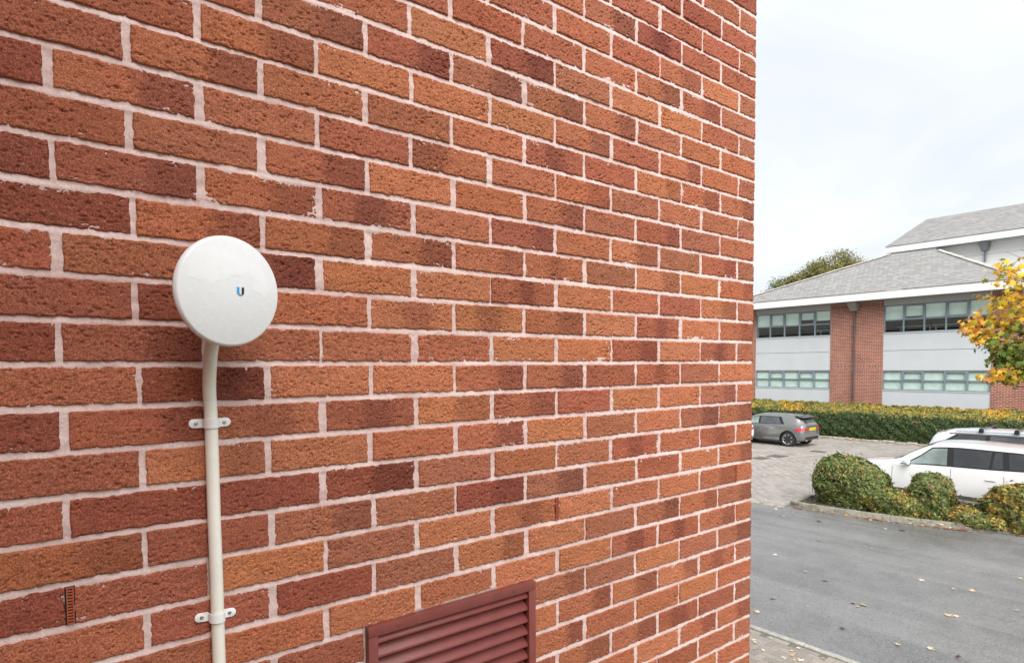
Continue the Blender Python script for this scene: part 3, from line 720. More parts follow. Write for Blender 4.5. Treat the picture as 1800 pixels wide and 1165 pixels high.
sl_ = MB().prism([(-0.0110, -0.0235), (-0.0092, -0.0235), (-0.0085, -0.0200), (0.036, 0.0165), (0.036, 0.0185), (-0.0110, -0.0175)], -1, 1)
xa, xb = x0 + FW + 0.0006 - lou.location.x, x1 - FW - 0.0006 - lou.location.x
sv = [(xa if y < 0 else xb, x, z) for (x, y, z) in sl_.v]
sm = MB(); sm.v = sv; sm.f = sl_.f; slm = sm.mesh('slat', bevel=0.0008, seg=1, smooth=True); slm.materials.append(MT['louvre'])
for i in range(18):
    zc = v1 - FW + 0.004 - i * 0.0335
    if zc < v0 + 0.04: break
    link('slat', slm, None, lou, (0, 0.0, zc + Z0 - lou.location.z))
for xx in (x0 + 0.075, x1 - 0.075):
    MB().lathe([(0.0042, -0.0004), (0.0040, 0.0008), (0.0022, 0.0014), (0.0016, 0.0004), (0.0001, 0.0004)], 20, Matrix.Translation((xx - lou.location.x, -0.016, v1 - 0.0105 + Z0 - lou.location.z)) @ Matrix.Rotation(R(90), 4, 'X')).build('screw', MT['louvre'], lou, smooth=True)

# ------------------------------------------------------------------ office building across the car park
FX = 33.0
off_b = empty('office_building', (FX, 13, 0)); tag(off_b, 'two storey office with grey cladding, brick piers and slate roofs behind the hedge', 'building')
OL = off_b.location
def ob(a, b, name, mat, par=off_b, bevel=0.0):
    if par is off_b: M_ = Matrix.Translation(-OL)
    else: M_ = Matrix.Translation(-OL)
    o = MB().box(a, b, M_).build(name, mat, off_b, bevel=bevel, seg=1)
    if par is not off_b: o.parent = par
    return o
BAYS = [(14.85, 19.30), (7.56, 12.18)]
PIERS = [(19.30, 21.2), (12.18, 14.85), (6.7, 7.56)]
for a, b in PIERS:
    ob((FX - 0.02, a, 0), (FX + 0.33, b, 6.97), 'brick_pier', MT['pier'])
    ob((FX - 0.024, a + 0.004, 3.44), (FX - 0.0, b - 0.004, 3.67), 'soldier_course', MT['soldier'])
    ob((FX - 0.024, a + 0.004, 6.74), (FX - 0.0, b - 0.004, 6.965), 'soldier_course', MT['soldier'])
ob((FX - 0.02, 4.5, 0), (FX + 2.2, 6.69, 6.97), 'brick_pier', MT['pier'])
def window(y0, y1, z0, z1, low):
    F_ = MB(); T_ = Matrix.Translation(-OL); n = 5; wd = (y1 - y0) / n; fr = 0.055; X0, X1 = FX + 0.03, FX + 0.10
    zt_ = z0 + (z1 - z0) * (0.50 if low else 0.46)
    F_.box((X0, y0, z0), (X1, y1, z0 + fr), T_).box((X0, y0, z1 - fr), (X1, y1, z1), T_)
    F_.box((X0 + .002, y0 + .001, zt_ - fr / 2), (X1 - .002, y1 - .001, zt_ + fr / 2), T_)
    for i in range(n + 1):
        c = y0 + wd * i; hw = fr * (0.62 if 0 < i < n else 0.5); c = min(max(c, y0 + hw), y1 - hw)
        F_.box((X0 - 0.004, c - hw, z0 + .001), (X1 - 0.003, c + hw, z1 - .001), T_)
    o = F_.build('window', MT['wframe'], off_b)
    for i in range(n):
        a, b = y0 + wd * i + 0.035, y0 + wd * (i + 1) - 0.035
        for (p, q, upper) in ((z0 + fr, zt_ - fr / 2, False), (zt_ + fr / 2, z1 - fr, True)):
            if upper and i in (1, 3):       # opening light: extra sash
                s_ = MB(); e = 0.045
                for (u0, w0, u1, w1) in ((a, p, b, p + e), (a, q - e, b, q), (a, p + e, a + e, q - e), (b - e, p + e, b, q - e)): s_.box((X0 - 0.012, u0, w0), (X1 - 0.02, u1, w1), T_)
                s_.build('sash', MT['wframe'], off_b).parent = o; a2, b2, p2_, q2 = a + e, b - e, p + e, q - e
            else: a2, b2, p2_, q2 = a, b, p, q
            ob((FX + 0.060, a2, p2_), (FX + 0.066, b2, q2), 'pane', MT['glass_low' if low else 'glass'], o)
            if low: ob((FX + 0.13, a2 - 0.03, p2_ - 0.03), (FX + 0.136, b2 + 0.03, q2 + 0.03), 'blind', MT['frost'], o)
            elif upper:
                drop = {0: 0.0, 1: 0.04, 2: 0.05, 3: 0.10, 4: 0.0}[i] if y0 < 10 else {0: 0.20, 1: 0.24, 2: 0.0, 3: 0.0, 4: 0.0}[i]
                ob((FX + 0.15, a2 - 0.02, p2_ - 0.02 + drop), (FX + 0.156, b2 + 0.02, q2 + 0.03), 'blind', MT['blind'], o)
    return o
for (y0, y1) in BAYS:
    ob((FX + 0.005, y0 + .003, 0.2), (FX + 0.09, y1 - .003, 2.315), 'cladding_panel', MT['panel'], bevel=0.006)
    ob((FX + 0.005, y0 + .003, 3.345), (FX + 0.09, y1 - .003, 4.350), 'cladding_panel', MT['panel'], bevel=0.006)
    ob((FX + 0.005, y0 + .003, 4.366), (FX + 0.09, y1 - .003, 5.245), 'cladding_panel', MT['panel'], bevel=0.006)
    ob((FX - 0.03, y0 + .003, 5.225), (FX + 0.028, y1 - .003, 5.262), 'sill', MT['panel'])
    ob((FX - 0.02, y0 + .003, 2.295), (FX + 0.028, y1 - .003, 2.330), 'sill', MT['panel'])
    ob((FX + 0.008, y0 + .003, 6.690), (FX + 0.09, y1 - .003, 6.968), 'head_panel', MT['strip'])
    window(y0, y1, 2.332, 3.338, True); window(y0, y1, 5.264, 6.688, False)
# rooms behind the upper windows
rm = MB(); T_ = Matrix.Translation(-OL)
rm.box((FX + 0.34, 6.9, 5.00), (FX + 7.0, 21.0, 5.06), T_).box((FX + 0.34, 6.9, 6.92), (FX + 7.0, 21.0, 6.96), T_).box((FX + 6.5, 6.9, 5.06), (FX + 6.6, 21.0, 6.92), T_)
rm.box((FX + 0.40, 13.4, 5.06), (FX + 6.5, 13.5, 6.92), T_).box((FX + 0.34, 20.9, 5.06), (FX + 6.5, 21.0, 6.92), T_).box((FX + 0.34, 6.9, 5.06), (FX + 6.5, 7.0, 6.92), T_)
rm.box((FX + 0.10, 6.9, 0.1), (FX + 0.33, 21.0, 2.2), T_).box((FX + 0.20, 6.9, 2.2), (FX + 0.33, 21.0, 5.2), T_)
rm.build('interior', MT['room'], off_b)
for (yy, xx, ww) in ((11.2, 1.1, 1.5), (9.6, 1.0, 1.4), (8.4, 1.2, 1.3), (15.4, 1.0, 1.4)):
    d_ = MB().box((FX + xx, yy - ww / 2, 5.60), (FX + xx + 0.75, yy + ww / 2, 5.635), T_)
    for e in (-0.45, 0.45): d_.box((FX + xx + 0.3, yy + e * ww - 0.03, 5.07), (FX + xx + 0.4, yy + e * ww + 0.03, 5.598), T_)
    d_.build('desk', MT['desk'], off_b)
# eaves of the lower roof
EX, EZ = 32.0, 7.33
def eave(x0, y0, y1, zb, zt_, xin, parent):
    ob((x0, y0, zb), (x0 + 0.05, y1, zt_), 'fascia', MT['fascia'], parent)
    ob((x0 + 0.052, y0 + 0.01, zb + 0.012), (xin, y1 - 0.01, zb + 0.032), 'soffit', MT['soffit'], parent)
eave(EX, 6.3, 20.9, 6.955, EZ, FX + 0.32, off_b)
ob((EX + 0.051, 6.3, 6.955), (FX + 3, 6.35, EZ), 'fascia', MT['fascia'])
ob((EX + 0.051, 20.85, 6.955), (FX + 3, 20.9, EZ), 'fascia', MT['fascia'])
def slates(name, A, B_, C_, D_, parent, wd=0.25, gauge=0.18, seed=1):
    """courses of slates on the planar polygon A(bottom right) B(bottom left) C(top left) D(top right), each slate its own tilted tile"""
    rng = np.random.default_rng(seed); A, B_, C_, D_ = map(Vector, (A, B_, C_, D_))
    u = (B_ - A).normalized(); up = ((D_ - A) - u * (D_ - A).dot(u)); H_ = up.length; up.normalize(); n_ = u.cross(up).normalized()
    if n_.z < 0: n_ = -n_
    wB = (B_ - A).length; dl = (D_ - A).dot(u); cl = (C_ - A).dot(u); V = []; F = []; C = []
    rows = int(math.ceil(H_ / gauge))
    for r_ in range(rows):
        z0_ = r_ * gauge; z1_ = min(z0_ + gauge * 1.25, H_); t0 = z0_ / H_; 
        lo, hi = dl * t0, wB + (cl - wB) * t0; s_ = lo - (wd / 2 if r_ % 2 else 0)
        lo1, hi1 = dl * min(1, z1_ / H_), wB + (cl - wB) * min(1, z1_ / H_)
        while s_ < hi:
            a, b = max(s_ + 0.004, lo), min(s_ + wd - 0.004, hi); s_ += wd
            if b - a < 0.03: continue
            a1, b1 = max(a, lo1), min(b, hi1)
            if b1 <= a1: a1 = b1 = min(max((a + b) / 2, lo1), hi1)
            h0 = 0.020 + rng.uniform(-.003, .004)
            q = [A + u * a + up * (z0_ - 0.0) + n_ * h0, A + u * b + up * z0_ + n_ * h0, A + u * b1 + up * z1_ + n_ * 0.002, A + u * a1 + up * z1_ + n_ * 0.002, A + u * a + up * z0_ + n_ * (h0 - 0.016), A + u * b + up * z0_ + n_ * (h0 - 0.016)]
            k = len(V); V += [tuple(p - OL) for p in q]; F += [(k, k + 1, k + 2, k + 3), (k, k + 4, k + 5, k + 1)]
            g_ = rng.uniform(0.86, 1.12); li = rng.random()
            base = np.array([0.292, 0.288, 0.287]) * g_
            if li > 0.985: base = np.array([0.34, 0.31, 0.26]) * rng.uniform(.9, 1.1)
            C += [base] * 6
    o = link(name, np_mesh(name, V, F, np.array(C)), MT['slate'], off_b); tag(o, kind='stuff')
    if parent is not off_b: o.parent = parent
    return o
PT = 0.575
aR = (36.1, 10.9, EZ + 0.03 + PT * 4.1); aL = (36.2, 13.05, EZ + 0.03 + PT * 4.2)
cR = (EX - 0.03, 6.25, EZ + 0.012); cL = (EX - 0.03, 20.95, EZ + 0.012)
rmesh = MB().add([Vector(p) - OL for p in (cR, cL, aL, aR, (40, 6.25, EZ), (40, 20.95, EZ), (40, 12, aL[2]))], [(0, 1, 2, 3), (0, 3, 6, 4), (1, 5, 6, 2), (3, 2, 6)])
roof = rmesh.build('roof', MT['lead'], off_b)
slates('slates', cR, cL, aL, aR, roof, seed=3)
def hip(a, b, parent, seed, r_=0.10, ln=0.42):
    a, b = Vector(a), Vector(b); d = (b - a); n = int(d.length / ln); d.normalize(); rn = random.Random(seed)
    for i in range(n):
        p = a + d * ln * i + Vector((0, 0, 0.015 + rn.uniform(-.008, .008))); q = p + d * (ln * 0.985)
        m = MB(); side = d.cross(Vector((0, 0, 1))).normalized(); upv = side.cross(d).normalized()
        vs = []
        for c in (p, q):
            for k in range(7):
                th = math.pi * k / 6; vs.append(c + side * math.cos(th) * r_ * 1.15 + upv * math.sin(th) * r_ * 0.62 - OL)
        m.add(vs, [(k, k + 1, k + 8, k + 7) for k in range(6)] + [tuple(range(7)), tuple(range(13, 6, -1))])
        o = m.build('hip_tile', MT['ridge'], off_b, smooth=True); o.parent = parent
hip(cR, aR, roof, 1); hip(cL, aL, roof, 2)
# upper block with its own roof
UX, UZ = 36.8, 10.31
ob((UX + 0.85, 4.0, 7.2), (UX + 1.1, 13.0, 9.98), 'upper_wall', MT['fascia'])
ob((UX + 0.848, 4.0, 9.345), (UX + 0.862, 12.99, 9.36), 'panel_joint', MT['wframe'])
uroof = MB().add([Vector(p) - OL for p in ((UX - .03, -4, UZ), (UX - .03, 13.62, UZ), (39.95, 12.6, UZ + 1.83), (39.95, -4, UZ + 1.83), (43.1, -4, UZ), (43.1, 13.62, UZ))], [(0, 1, 2, 3), (1, 5, 2), (3, 2, 5, 4)]).build('upper_roof', MT['lead'], off_b)
slates('slates', (UX - .03, 3.0, UZ + 0.005), (UX - .03, 13.62, UZ + 0.005), (39.95, 12.6, UZ + 1.835), (39.95, 3.0, UZ + 1.835), uroof, seed=8)
ob((UX, 2.5, 9.965), (UX + 0.05, 13.6, UZ - 0.005), 'fascia', MT['fascia'])
ob((UX + 0.051, 13.55, 9.965), (UX + 6, 13.6, UZ - 0.005), 'fascia', MT['fascia'])
ob((UX + 0.052, 2.5, 9.975), (UX + 0.86, 13.54, 9.995), 'soffit', MT['soffit'])
ob((UX + 0.25, 11.2, 9.5), (UX + 0.85, 13.35, 9.962), 'roof_upstand', MT['fascia'])
def hopper(x, y, zt_, zb, w_, d_, mat, pipe_z, pmat, pname='downpipe'):
    m = MB(); pr = [(x, y - w_ / 2, zt_), (x, y + w_ / 2, zt_), (x + d_, y + w_ / 2, zt_), (x + d_, y - w_ / 2, zt_), (x + d_ * .55, y - w_ * .3, zb), (x + d_ * .55, y + w_ * .3, zb), (x + d_, y + w_ * .3, zb), (x + d_, y - w_ * .3, zb)]
    m.add([Vector(p) - OL for p in pr], [(0, 1, 2, 3), (4, 7, 6, 5), (0, 4, 5, 1), (1, 5, 6, 2), (2, 6, 7, 3), (3, 7, 4, 0)])
    m.build('hopper', mat, off_b, bevel=0.02, seg=1)
    xc = x + d_ - 0.10; P = MB().tube([Vector((xc, y, zb + 0.02)) - OL, Vector((xc, y, pipe_z)) - OL], 0.052, 12)
    p_ = P.build(pname, pmat, off_b, smooth=True)
    z_ = zb - 0.9
    while z_ > pipe_z + 0.3:
        q = MB().tube([Vector((xc, y, z_)) - OL, Vector((xc, y, z_ + 0.10)) - OL], 0.068, 12).build('pipe_collar', pmat, off_b, smooth=True); q.parent = p_; z_ -= 1.25
hopper(FX - 0.62, 13.56, 6.95, 6.50, 0.50, 0.58, MT['hopper'], 0.15, MT['pipe'])
hopper(UX + 0.25, 9.1, 9.97, 9.52, 0.46, 0.58, MT['hopper2'], 8.95, MT['hopper2'])

# ------------------------------------------------------------------ foliage
def leaf_mesh(name, P, Nrm, size, cols, rng, bend=0.25, lobed=False):
    """one small bent leaf per point; P (n,3), Nrm (n,3) outward"""
    n = len(P); a = rng.standard_normal((n, 3)); Nn = Nrm + 0.65 * a / np.linalg.norm(a, axis=1, keepdims=True); Nn /= np.linalg.norm(Nn, axis=1, keepdims=True)
    b = rng.standard_normal((n, 3)); U = np.cross(Nn, b); U /= np.linalg.norm(U, axis=1, keepdims=True); W = np.cross(Nn, U)
    s = (size * rng.uniform(0.65, 1.3, n))[:, None]
    if not lobed:
        V = np.stack([P - U * s, P + W * s * 0.42 + Nn * s * bend, P + U * s, P - W * s * 0.42 + Nn * s * bend], 1)
        F = np.array([[0, 1, 3], [1, 2, 3]])
    else:
        ang = np.array([-90, -60, -28, -8, 22, 55, 72, 90, 108, 125, 158, 188, 208, 240]) * math.pi / 180
        rad = np.array([0.35, 0.42, 0.72, 0.42, 0.98, 0.5, 0.62, 1.1, 0.62, 0.5, 0.98, 0.42, 0.72, 0.42])
        ring = [P + (U * math.cos(t) + W * math.sin(t)) * s * r_ - Nn * s * bend * (r_ - 0.4) for t, r_ in zip(ang, rad)]
        V = np.stack([P + Nn * s * 0.08] + ring, 1); k = len(ang)
        F = np.array([[0, 1 + i, 1 + (i + 1) % k] for i in range(k)])
    m = V.shape[1]; Fa = (F[None] + (np.arange(n) * m)[:, None, None]).reshape(-1, 3)
    return np_mesh(name, V.reshape(-1, 3), Fa, np.repeat(cols, m, axis=0))

def pick(rng, n, pal, wts):
    pal = np.array(pal); c = pal[rng.choice(len(pal), n, p=np.array(wts) / sum(wts))]
    return c * rng.uniform(0.75, 1.25, (n, 1)) * rng.uniform(0.94, 1.06, (n, 3))

def lump_noise(P, seed, f):
    r_ = np.random.default_rng(seed); o_ = np.zeros(len(P))
    for i in range(7):
        k = r_.standard_normal(3) * f * (1 + 0.5 * i); o_ += np.sin(P @ k + r_.uniform(0, 6.28)) / (1 + 0.45 * i)
    return o_ / 2.2

def shrub(name, c, rad, n, size, colfn, label, group=None, seed=0, power=2.6, bumpy=0.06, slope=0.0, cat='shrub'):
    """super-ellipsoid clipped bush, base at c"""
    rng = np.random.default_rng(seed); t = empty(name, c); tag(t, label, cat, group)
    d = rng.standard_normal((n, 3)); d[:, 2] = np.where(d[:, 2] < -0.55, -d[:, 2], d[:, 2]); d /= np.linalg.norm(d, axis=1, keepdims=True)
    rr_ = 1.0 / (np.abs(d) ** power).sum(1) ** (1 / power)
    S = d * rr_[:, None]; R_ = np.array(rad); P = S * R_; P[:, 2] += R_[2] * 0.92
    P[:, 2] = np.clip(P[:, 2], 0.02, None)
    nl = int(n * 0.42); th = rng.uniform(0, 2 * math.pi, nl); cs = np.c_[np.cos(th), np.sin(th)]; cs = cs / (np.abs(cs) ** power).sum(1, keepdims=True) ** (1 / power)
    zl = rng.uniform(0, R_[2] * 0.95, nl); P[:nl] = np.c_[cs * R_[:2] * (0.86 + 0.14 * (zl / (R_[2] * 0.95))[:, None] ** 0.7), zl]; d[:nl] = np.c_[cs, np.zeros(nl)]
    lump = lump_noise(P, seed + 9, 2.6 / max(rad)); lump2 = lump_noise(P, seed + 19, 9.0)
    Nn = d / R_; Nn /= np.linalg.norm(Nn, axis=1, keepdims=True)
    depth = -np.abs(rng.normal(0, 0.055, n)) + bumpy * lump + 0.040 * lump2
    stray = rng.random(n) < 0.035 + 0.05 * (lump2 > 0.6); depth = depth + stray * rng.uniform(0.03, 0.10, n)
    P = P + Nn * depth[:, None]; P[:, 2] = np.clip(P[:, 2], 0.01, None) * (1 + slope * P[:, 1] / R_[1])
    link('foliage', leaf_mesh('foliage', P, Nn, size, colfn(P, Nn, rng, lump), rng), MT['leaf'], t)
    # inner mass of twigs so the bush is not hollow
    bm = bmesh.new(); bmesh.ops.create_icosphere(bm, subdivisions=3, radius=1.0)
    for v_ in bm.verts:
        q = np.array(v_.co); q = q / (np.abs(q) ** power).sum() ** (1 / power) * R_ * 0.82; q[2] = max(q[2] + R_[2] * 0.92, 0.0) * (1 + slope * q[1] / R_[1]); v_.co = q
    me = bpy.data.meshes.new('inner_branches'); bm.to_mesh(me); bm.free(); link('inner_branches', me, MT['core'], t)
    st = MB()
    for k in range(5):
        x_, y_ = rng.uniform(-.3, .3, 2) * R_[:2]; st.tube([(x_ * .5, y_ * .5, -0.06), (x_, y_, R_[2] * 0.8)], [0.016, 0.008], 6)
    st.build('stem', MT['bark'], t)
    return t
GREEN = [(0.11, 0.155, 0.042), (0.15, 0.19, 0.055), (0.07, 0.105, 0.028), (0.21, 0.235, 0.075)]
YEL = [(0.42, 0.31, 0.05), (0.44, 0.22, 0.05), (0.28, 0.27, 0.06), (0.34, 0.16, 0.05)]
BRN = [(0.23, 0.14, 0.06), (0.30, 0.19, 0.09), (0.17, 0.10, 0.05)]
def mixcols(w_g, w_y, w_b):
    def f(P, Nn, rng, lump):
        n = len(P); up = np.clip(Nn[:, 2], 0, 1) * 0.6 + np.clip(lump, -1, 1) * 0.35
        g_ = pick(rng, n, GREEN, [4, 4, 2, 2]); y_ = pick(rng, n, YEL, [3, 2, 4, 1]); b_ = pick(rng, n, BRN, [3, 2, 2])
        cl = lump_noise(P, 123, 11.0); q = rng.random(n); wy = (0.15 + 1.5 * np.clip(cl + 0.25, 0, 1)) * w_y * (0.35 + 1.3 * np.clip(up + 0.2, 0, 1)); wb = w_b * (0.5 + lump * 0.6).clip(0.1, 1.5) * (0.2 + 1.8 * np.clip(-cl, 0, 1))
        out_ = g_.copy(); out_[q < wy] = y_[q < wy]; m_ = (q > 1 - wb); out_[m_] = b_[m_]; return out_
    return f
shrub('clipped_shrub', (14.58, 5.80, 0.07), (0.58, 0.84, 0.60), 17000, 0.044, mixcols(1, 0.10, 0.16), 'largest clipped round green shrub at the tip of the kerbed bed', 'shrubs in the kerbed bed', 11, 3.4, 0.07, 0.12)
shrub('clipped_shrub', (14.42, 4.75, 0.07), (0.50, 0.70, 0.30), 8500, 0.044, mixcols(1, 0.34, 0.15), 'low green and yellow shrub between the two round clipped shrubs', 'shrubs in the kerbed bed', 12, 2.4)
shrub('clipped_shrub', (14.60, 4.02, 0.07), (0.44, 0.45, 0.535), 10500, 0.044, mixcols(1, 0.16, 0.34), 'smaller dome shaped shrub with browning leaves before the white estate car', 'shrubs in the kerbed bed', 13, 2.5)
shrub('ground_shrub', (14.66, 3.2, 0.07), (0.48, 0.72, 0.17), 6500, 0.046, mixcols(1, 0.55, 0.30), 'low sprawling yellow brown plant along the kerb under the white car', 'shrubs in the kerbed bed', 14, 2.2, 0.05)
shrub('autumn_shrub', (15.02, 2.22, 0.07), (0.55, 0.92, 0.50), 15000, 0.050, mixcols(1, 1.1, 0.18), 'bushy shrub turning orange and yellow at the right end of the bed', 'shrubs in the kerbed bed', 15, 2.3, 0.13, -0.14)

# long clipped hedge in front of the office
hed = empty('clipped_hedge', (30.4, 13, 0)); tag(hed, 'long clipped hedge, dark green front and yellowing top, below the office windows', 'hedge')
rng = np.random.default_rng(21); nH = 95000
sec = np.array([(-0.78, 0.0), (-0.80, 0.5), (-0.74, 1.02), (-0.62, 1.30), (-0.30, 1.50), (0.25, 1.62), (0.80, 1.66), (0.95, 1.55), (1.0, 0.9)])
seg = np.linalg.norm(np.diff(sec, axis=0), axis=1); cum = np.r_[0, np.cumsum(seg)]
s_ = rng.uniform(0, cum[-1] * 0.93, nH); i_ = np.clip(np.searchsorted(cum, s_) - 1, 0, len(seg) - 1); t_ = (s_ - cum[i_]) / seg[i_]
xz = sec[i_] + (sec[i_ + 1] - sec[i_]) * t_[:, None]; dv = (sec[i_ + 1] - sec[i_]) / seg[i_][:, None]
yy = rng.uniform(-9.5, 9.0, nH); P = np.c_[xz[:, 0], yy, xz[:, 1]]; Nn = np.c_[-dv[:, 1], np.zeros(nH), dv[:, 0]]
lump = lump_noise(P, 5, 1.6); l2 = lump_noise(P, 6, 5.5)
P = P + Nn * (0.06 * lump + 0.07 * l2 - np.abs(rng.normal(0, 0.04, nH)))[:, None]; P[:, 2] = np.clip(P[:, 2], 0.03, None)
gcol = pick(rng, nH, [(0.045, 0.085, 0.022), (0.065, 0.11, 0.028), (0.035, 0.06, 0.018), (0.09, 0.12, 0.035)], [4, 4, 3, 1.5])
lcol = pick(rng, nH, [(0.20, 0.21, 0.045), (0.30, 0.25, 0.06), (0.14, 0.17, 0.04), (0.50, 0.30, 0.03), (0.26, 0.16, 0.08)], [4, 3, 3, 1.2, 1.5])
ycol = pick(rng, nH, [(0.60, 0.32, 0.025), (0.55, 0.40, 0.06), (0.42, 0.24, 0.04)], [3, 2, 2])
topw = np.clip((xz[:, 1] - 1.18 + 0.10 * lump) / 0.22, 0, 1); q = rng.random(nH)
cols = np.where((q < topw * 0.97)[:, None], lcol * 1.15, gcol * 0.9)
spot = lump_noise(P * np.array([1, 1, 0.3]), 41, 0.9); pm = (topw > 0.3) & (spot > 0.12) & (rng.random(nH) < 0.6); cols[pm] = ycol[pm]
br_ = (lump_noise(P, 77, 1.3) > 0.75) & (rng.random(nH) < 0.30); cols[br_] = pick(rng, br_.sum(), BRN, [3, 2, 2])
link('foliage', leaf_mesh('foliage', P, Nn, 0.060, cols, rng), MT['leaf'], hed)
hm = MB(); k = len(sec); vsx = []
for y_ in (-9.5, 9.0): vsx += [(x_ * 0.93 + 0.03, y_, max(0, z_ - 0.07)) for x_, z_ in sec]
hm.add(vsx, [(i, i + 1, i + 1 + k, i + k) for i in range(k - 1)] + [tuple(range(k)), tuple(range(2 * k - 1, k - 1, -1))]).build('inner_branches', MT['core'], hed)
st = MB()
for y_ in np.arange(-9.2, 9.0, 0.55): st.tube([(0.1, y_, 0), (0.1 + random.uniform(-.2, .2), y_ + random.uniform(-.2, .2), 1.3)], [0.03, 0.012], 6)
st.build('stem', MT['bark'], hed)
# rough stone edging at the hedge's foot
he = empty('hedge_edging', (29.42, 13, 0)); tag(he, kind='structure')
y_ = -8.0; rq = random.Random(4)
while y_ < 6:
    ln = rq.uniform(0.28, 0.55)
    MB().box((-0.09 + rq.uniform(-.02, .02), y_, -0.1), (0.09, y_ + ln - 0.02, 0.10 + rq.uniform(-.03, .03))).build('edging_stone', MT['edging'], he, bevel=0.02, seg=1); y_ += ln
MB().add([(29.5, 3.5, 0.03), (33.0, 3.5, 0.03), (33.0, 23, 0.03), (29.5, 23, 0.03)], [(0, 1, 2, 3)]).build('hedge_bed', MT['soil'])
tag(bpy.data.objects['hedge_bed'], kind='structure')

def limb_path(a, b, rng, wob, n=6):
    a, b = Vector(a), Vector(b); L_ = (b - a).length; out_ = []
    for i in range(n + 1):
        t = i / n; p = a.lerp(b, t); p += Vector(rng.standard_normal(3)) * wob * L_ * math.sin(math.pi * t); p.z += 0.10 * L_ * math.sin(math.pi * t) * (1 - t); out_.append(p)
    return out_
# field tree behind the office roof
ft = empty('field_tree', (58, 27.2, 0)); tag(ft, 'olive green tree showing above the slate roof of the office', 'tree')
rng = np.random.default_rng(31)
lobes = [((0, 3.0, 10.4), (2.4, 2.3, 2.0)), ((0.5, 0.6, 10.9), (2.6, 2.2, 2.5)), ((0, -1.6, 11.5), (2.6, 2.4, 2.6)), ((0.3, -3.6, 10.9), (2.2, 1.6, 2.0)), ((0, 0.2, 8.6), (3.6, 4.6, 2.4)), ((0, 4.4, 9.2), (1.6, 1.2, 1.8))]
tr = MB(); tr.tube([(0, 0, -0.2), (0.1, 0, 3), (0, 0.1, 6.5)], [0.42, 0.36, 0.28], 10); tr.build('trunk', MT['bark'], ft, smooth=True)
Pp = []; Nq = []; lm = MB()
for c, rad in lobes:
    c = np.array(c); rad = np.array(rad)
    lm.tube(limb_path((0, 0.1, 6.0), c, rng, 0.06), [0.22, 0.18, 0.14, 0.11, 0.08, 0.05, 0.03], 7)
    nc = int(26 * rad.prod() ** 0.66)
    for _ in range(nc):
        d = rng.standard_normal(3); d /= np.linalg.norm(d); q = c + d * rad * rng.uniform(0.45, 1.0) ** 0.5
        if rng.random() < 0.35: lm.tube(limb_path(tuple(c), tuple(c + d * rad * rng.uniform(0.9, 1.16)), rng, 0.05, 3), [0.05, 0.03, 0.02, 0.008], 4)
        m = rng.integers(40, 80); off_ = rng.standard_normal((m, 3)) * np.array([0.36, 0.36, 0.24]); Pp.append(q + off_); Nq.append(off_ / 0.5 + d * 0.6 + np.array([0, 0, .5]))
lm.build('limbs', MT['bark'], ft, smooth=True)
Pp = np.concatenate(Pp); Nq = np.concatenate(Nq); Nq /= np.linalg.norm(Nq, axis=1, keepdims=True)
cols = pick(rng, len(Pp), [(0.15, 0.16, 0.045), (0.22, 0.20, 0.06), (0.28, 0.22, 0.06), (0.10, 0.12, 0.035)], [4, 4, 3, 2])
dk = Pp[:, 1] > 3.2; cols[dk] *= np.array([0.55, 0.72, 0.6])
link('crown', leaf_mesh('crown', Pp, Nq, 0.115, cols, rng), MT['leaf'], ft)

# maple in autumn colour: trunk outside the view on the right, boughs reaching in
mp = empty('maple_tree', (16.0, 0.55, 0.06)); tag(mp, 'maple with yellow, orange and green leaves reaching in from the right edge', 'tree')
rng = np.random.default_rng(51); ml = Vector(mp.location)
tk = MB(); tk.tube([(0, 0, -0.1), (0.02, 0.02, 1.2), (0.0, 0.1, 2.4), (-0.05, 0.3, 3.6), (-0.1, 0.6, 4.8), (-0.15, 0.9, 5.9)], [0.16, 0.13, 0.115, 0.09, 0.06, 0.03], 12); tk.build('trunk', MT['bark'], mp, smooth=True)
# bough end, leaf count, spread, palette: g green, y yellow, o orange, m mixed
BO = [((15.5, 2.98, 5.78), 55, .20, 'y'), ((15.3, 2.72, 5.50), 75, .24, 'y'), ((15.6, 2.62, 6.05), 22, .17, 'o'), ((15.7, 2.55, 5.85), 40, .2, 'o'), ((15.4, 3.02, 5.12), 85, .23, 'y'), ((15.6, 2.62, 5.08), 95, .27, 'y'), ((15.5, 2.82, 4.72), 90, .26, 'y'),
      ((15.4, 3.62, 4.62), 62, .16, 'o'), ((15.5, 3.40, 4.68), 62, .18, 'o'), ((15.6, 3.12, 4.55), 95, .22, 'y'), ((15.3, 3.45, 4.32), 60, .16, 'o'), ((15.4, 3.62, 4.40), 45, .14, 'o'), ((15.4, 3.25, 4.22), 85, .18, 'm'), ((15.7, 2.75, 4.35), 95, .24, 'm'),
      ((15.6, 3.02, 3.98), 90, .20, 'g'), ((15.6, 3.15, 3.78), 70, .16, 'g'), ((15.7, 2.70, 3.95), 110, .22, 'g'), ((15.6, 2.70, 3.66), 100, .20, 'g'), ((15.9, 2.95, 3.80), 70, .2, 'g'),
      ((15.4, 3.06, 3.42), 55, .14, 'y'), ((15.3, 3.28, 3.36), 34, .11, 'o'), ((15.5, 2.86, 3.36), 65, .15, 'm'), ((15.6, 2.66, 3.40), 70, .16, 'm')]
for _ in range(26):
    t = rng.uniform(0, 6.28); rad = rng.uniform(.8, 2.3); BO.append(((16.0 + math.cos(t) * rad * .9, 0.4 + math.sin(t) * rad, rng.uniform(3.6, 6.6)), 60, .30, 'ymg'[int(rng.integers(3))]))
BO = [b for b in BO if b[0][1] < 2.2 or b in BO[:23]]
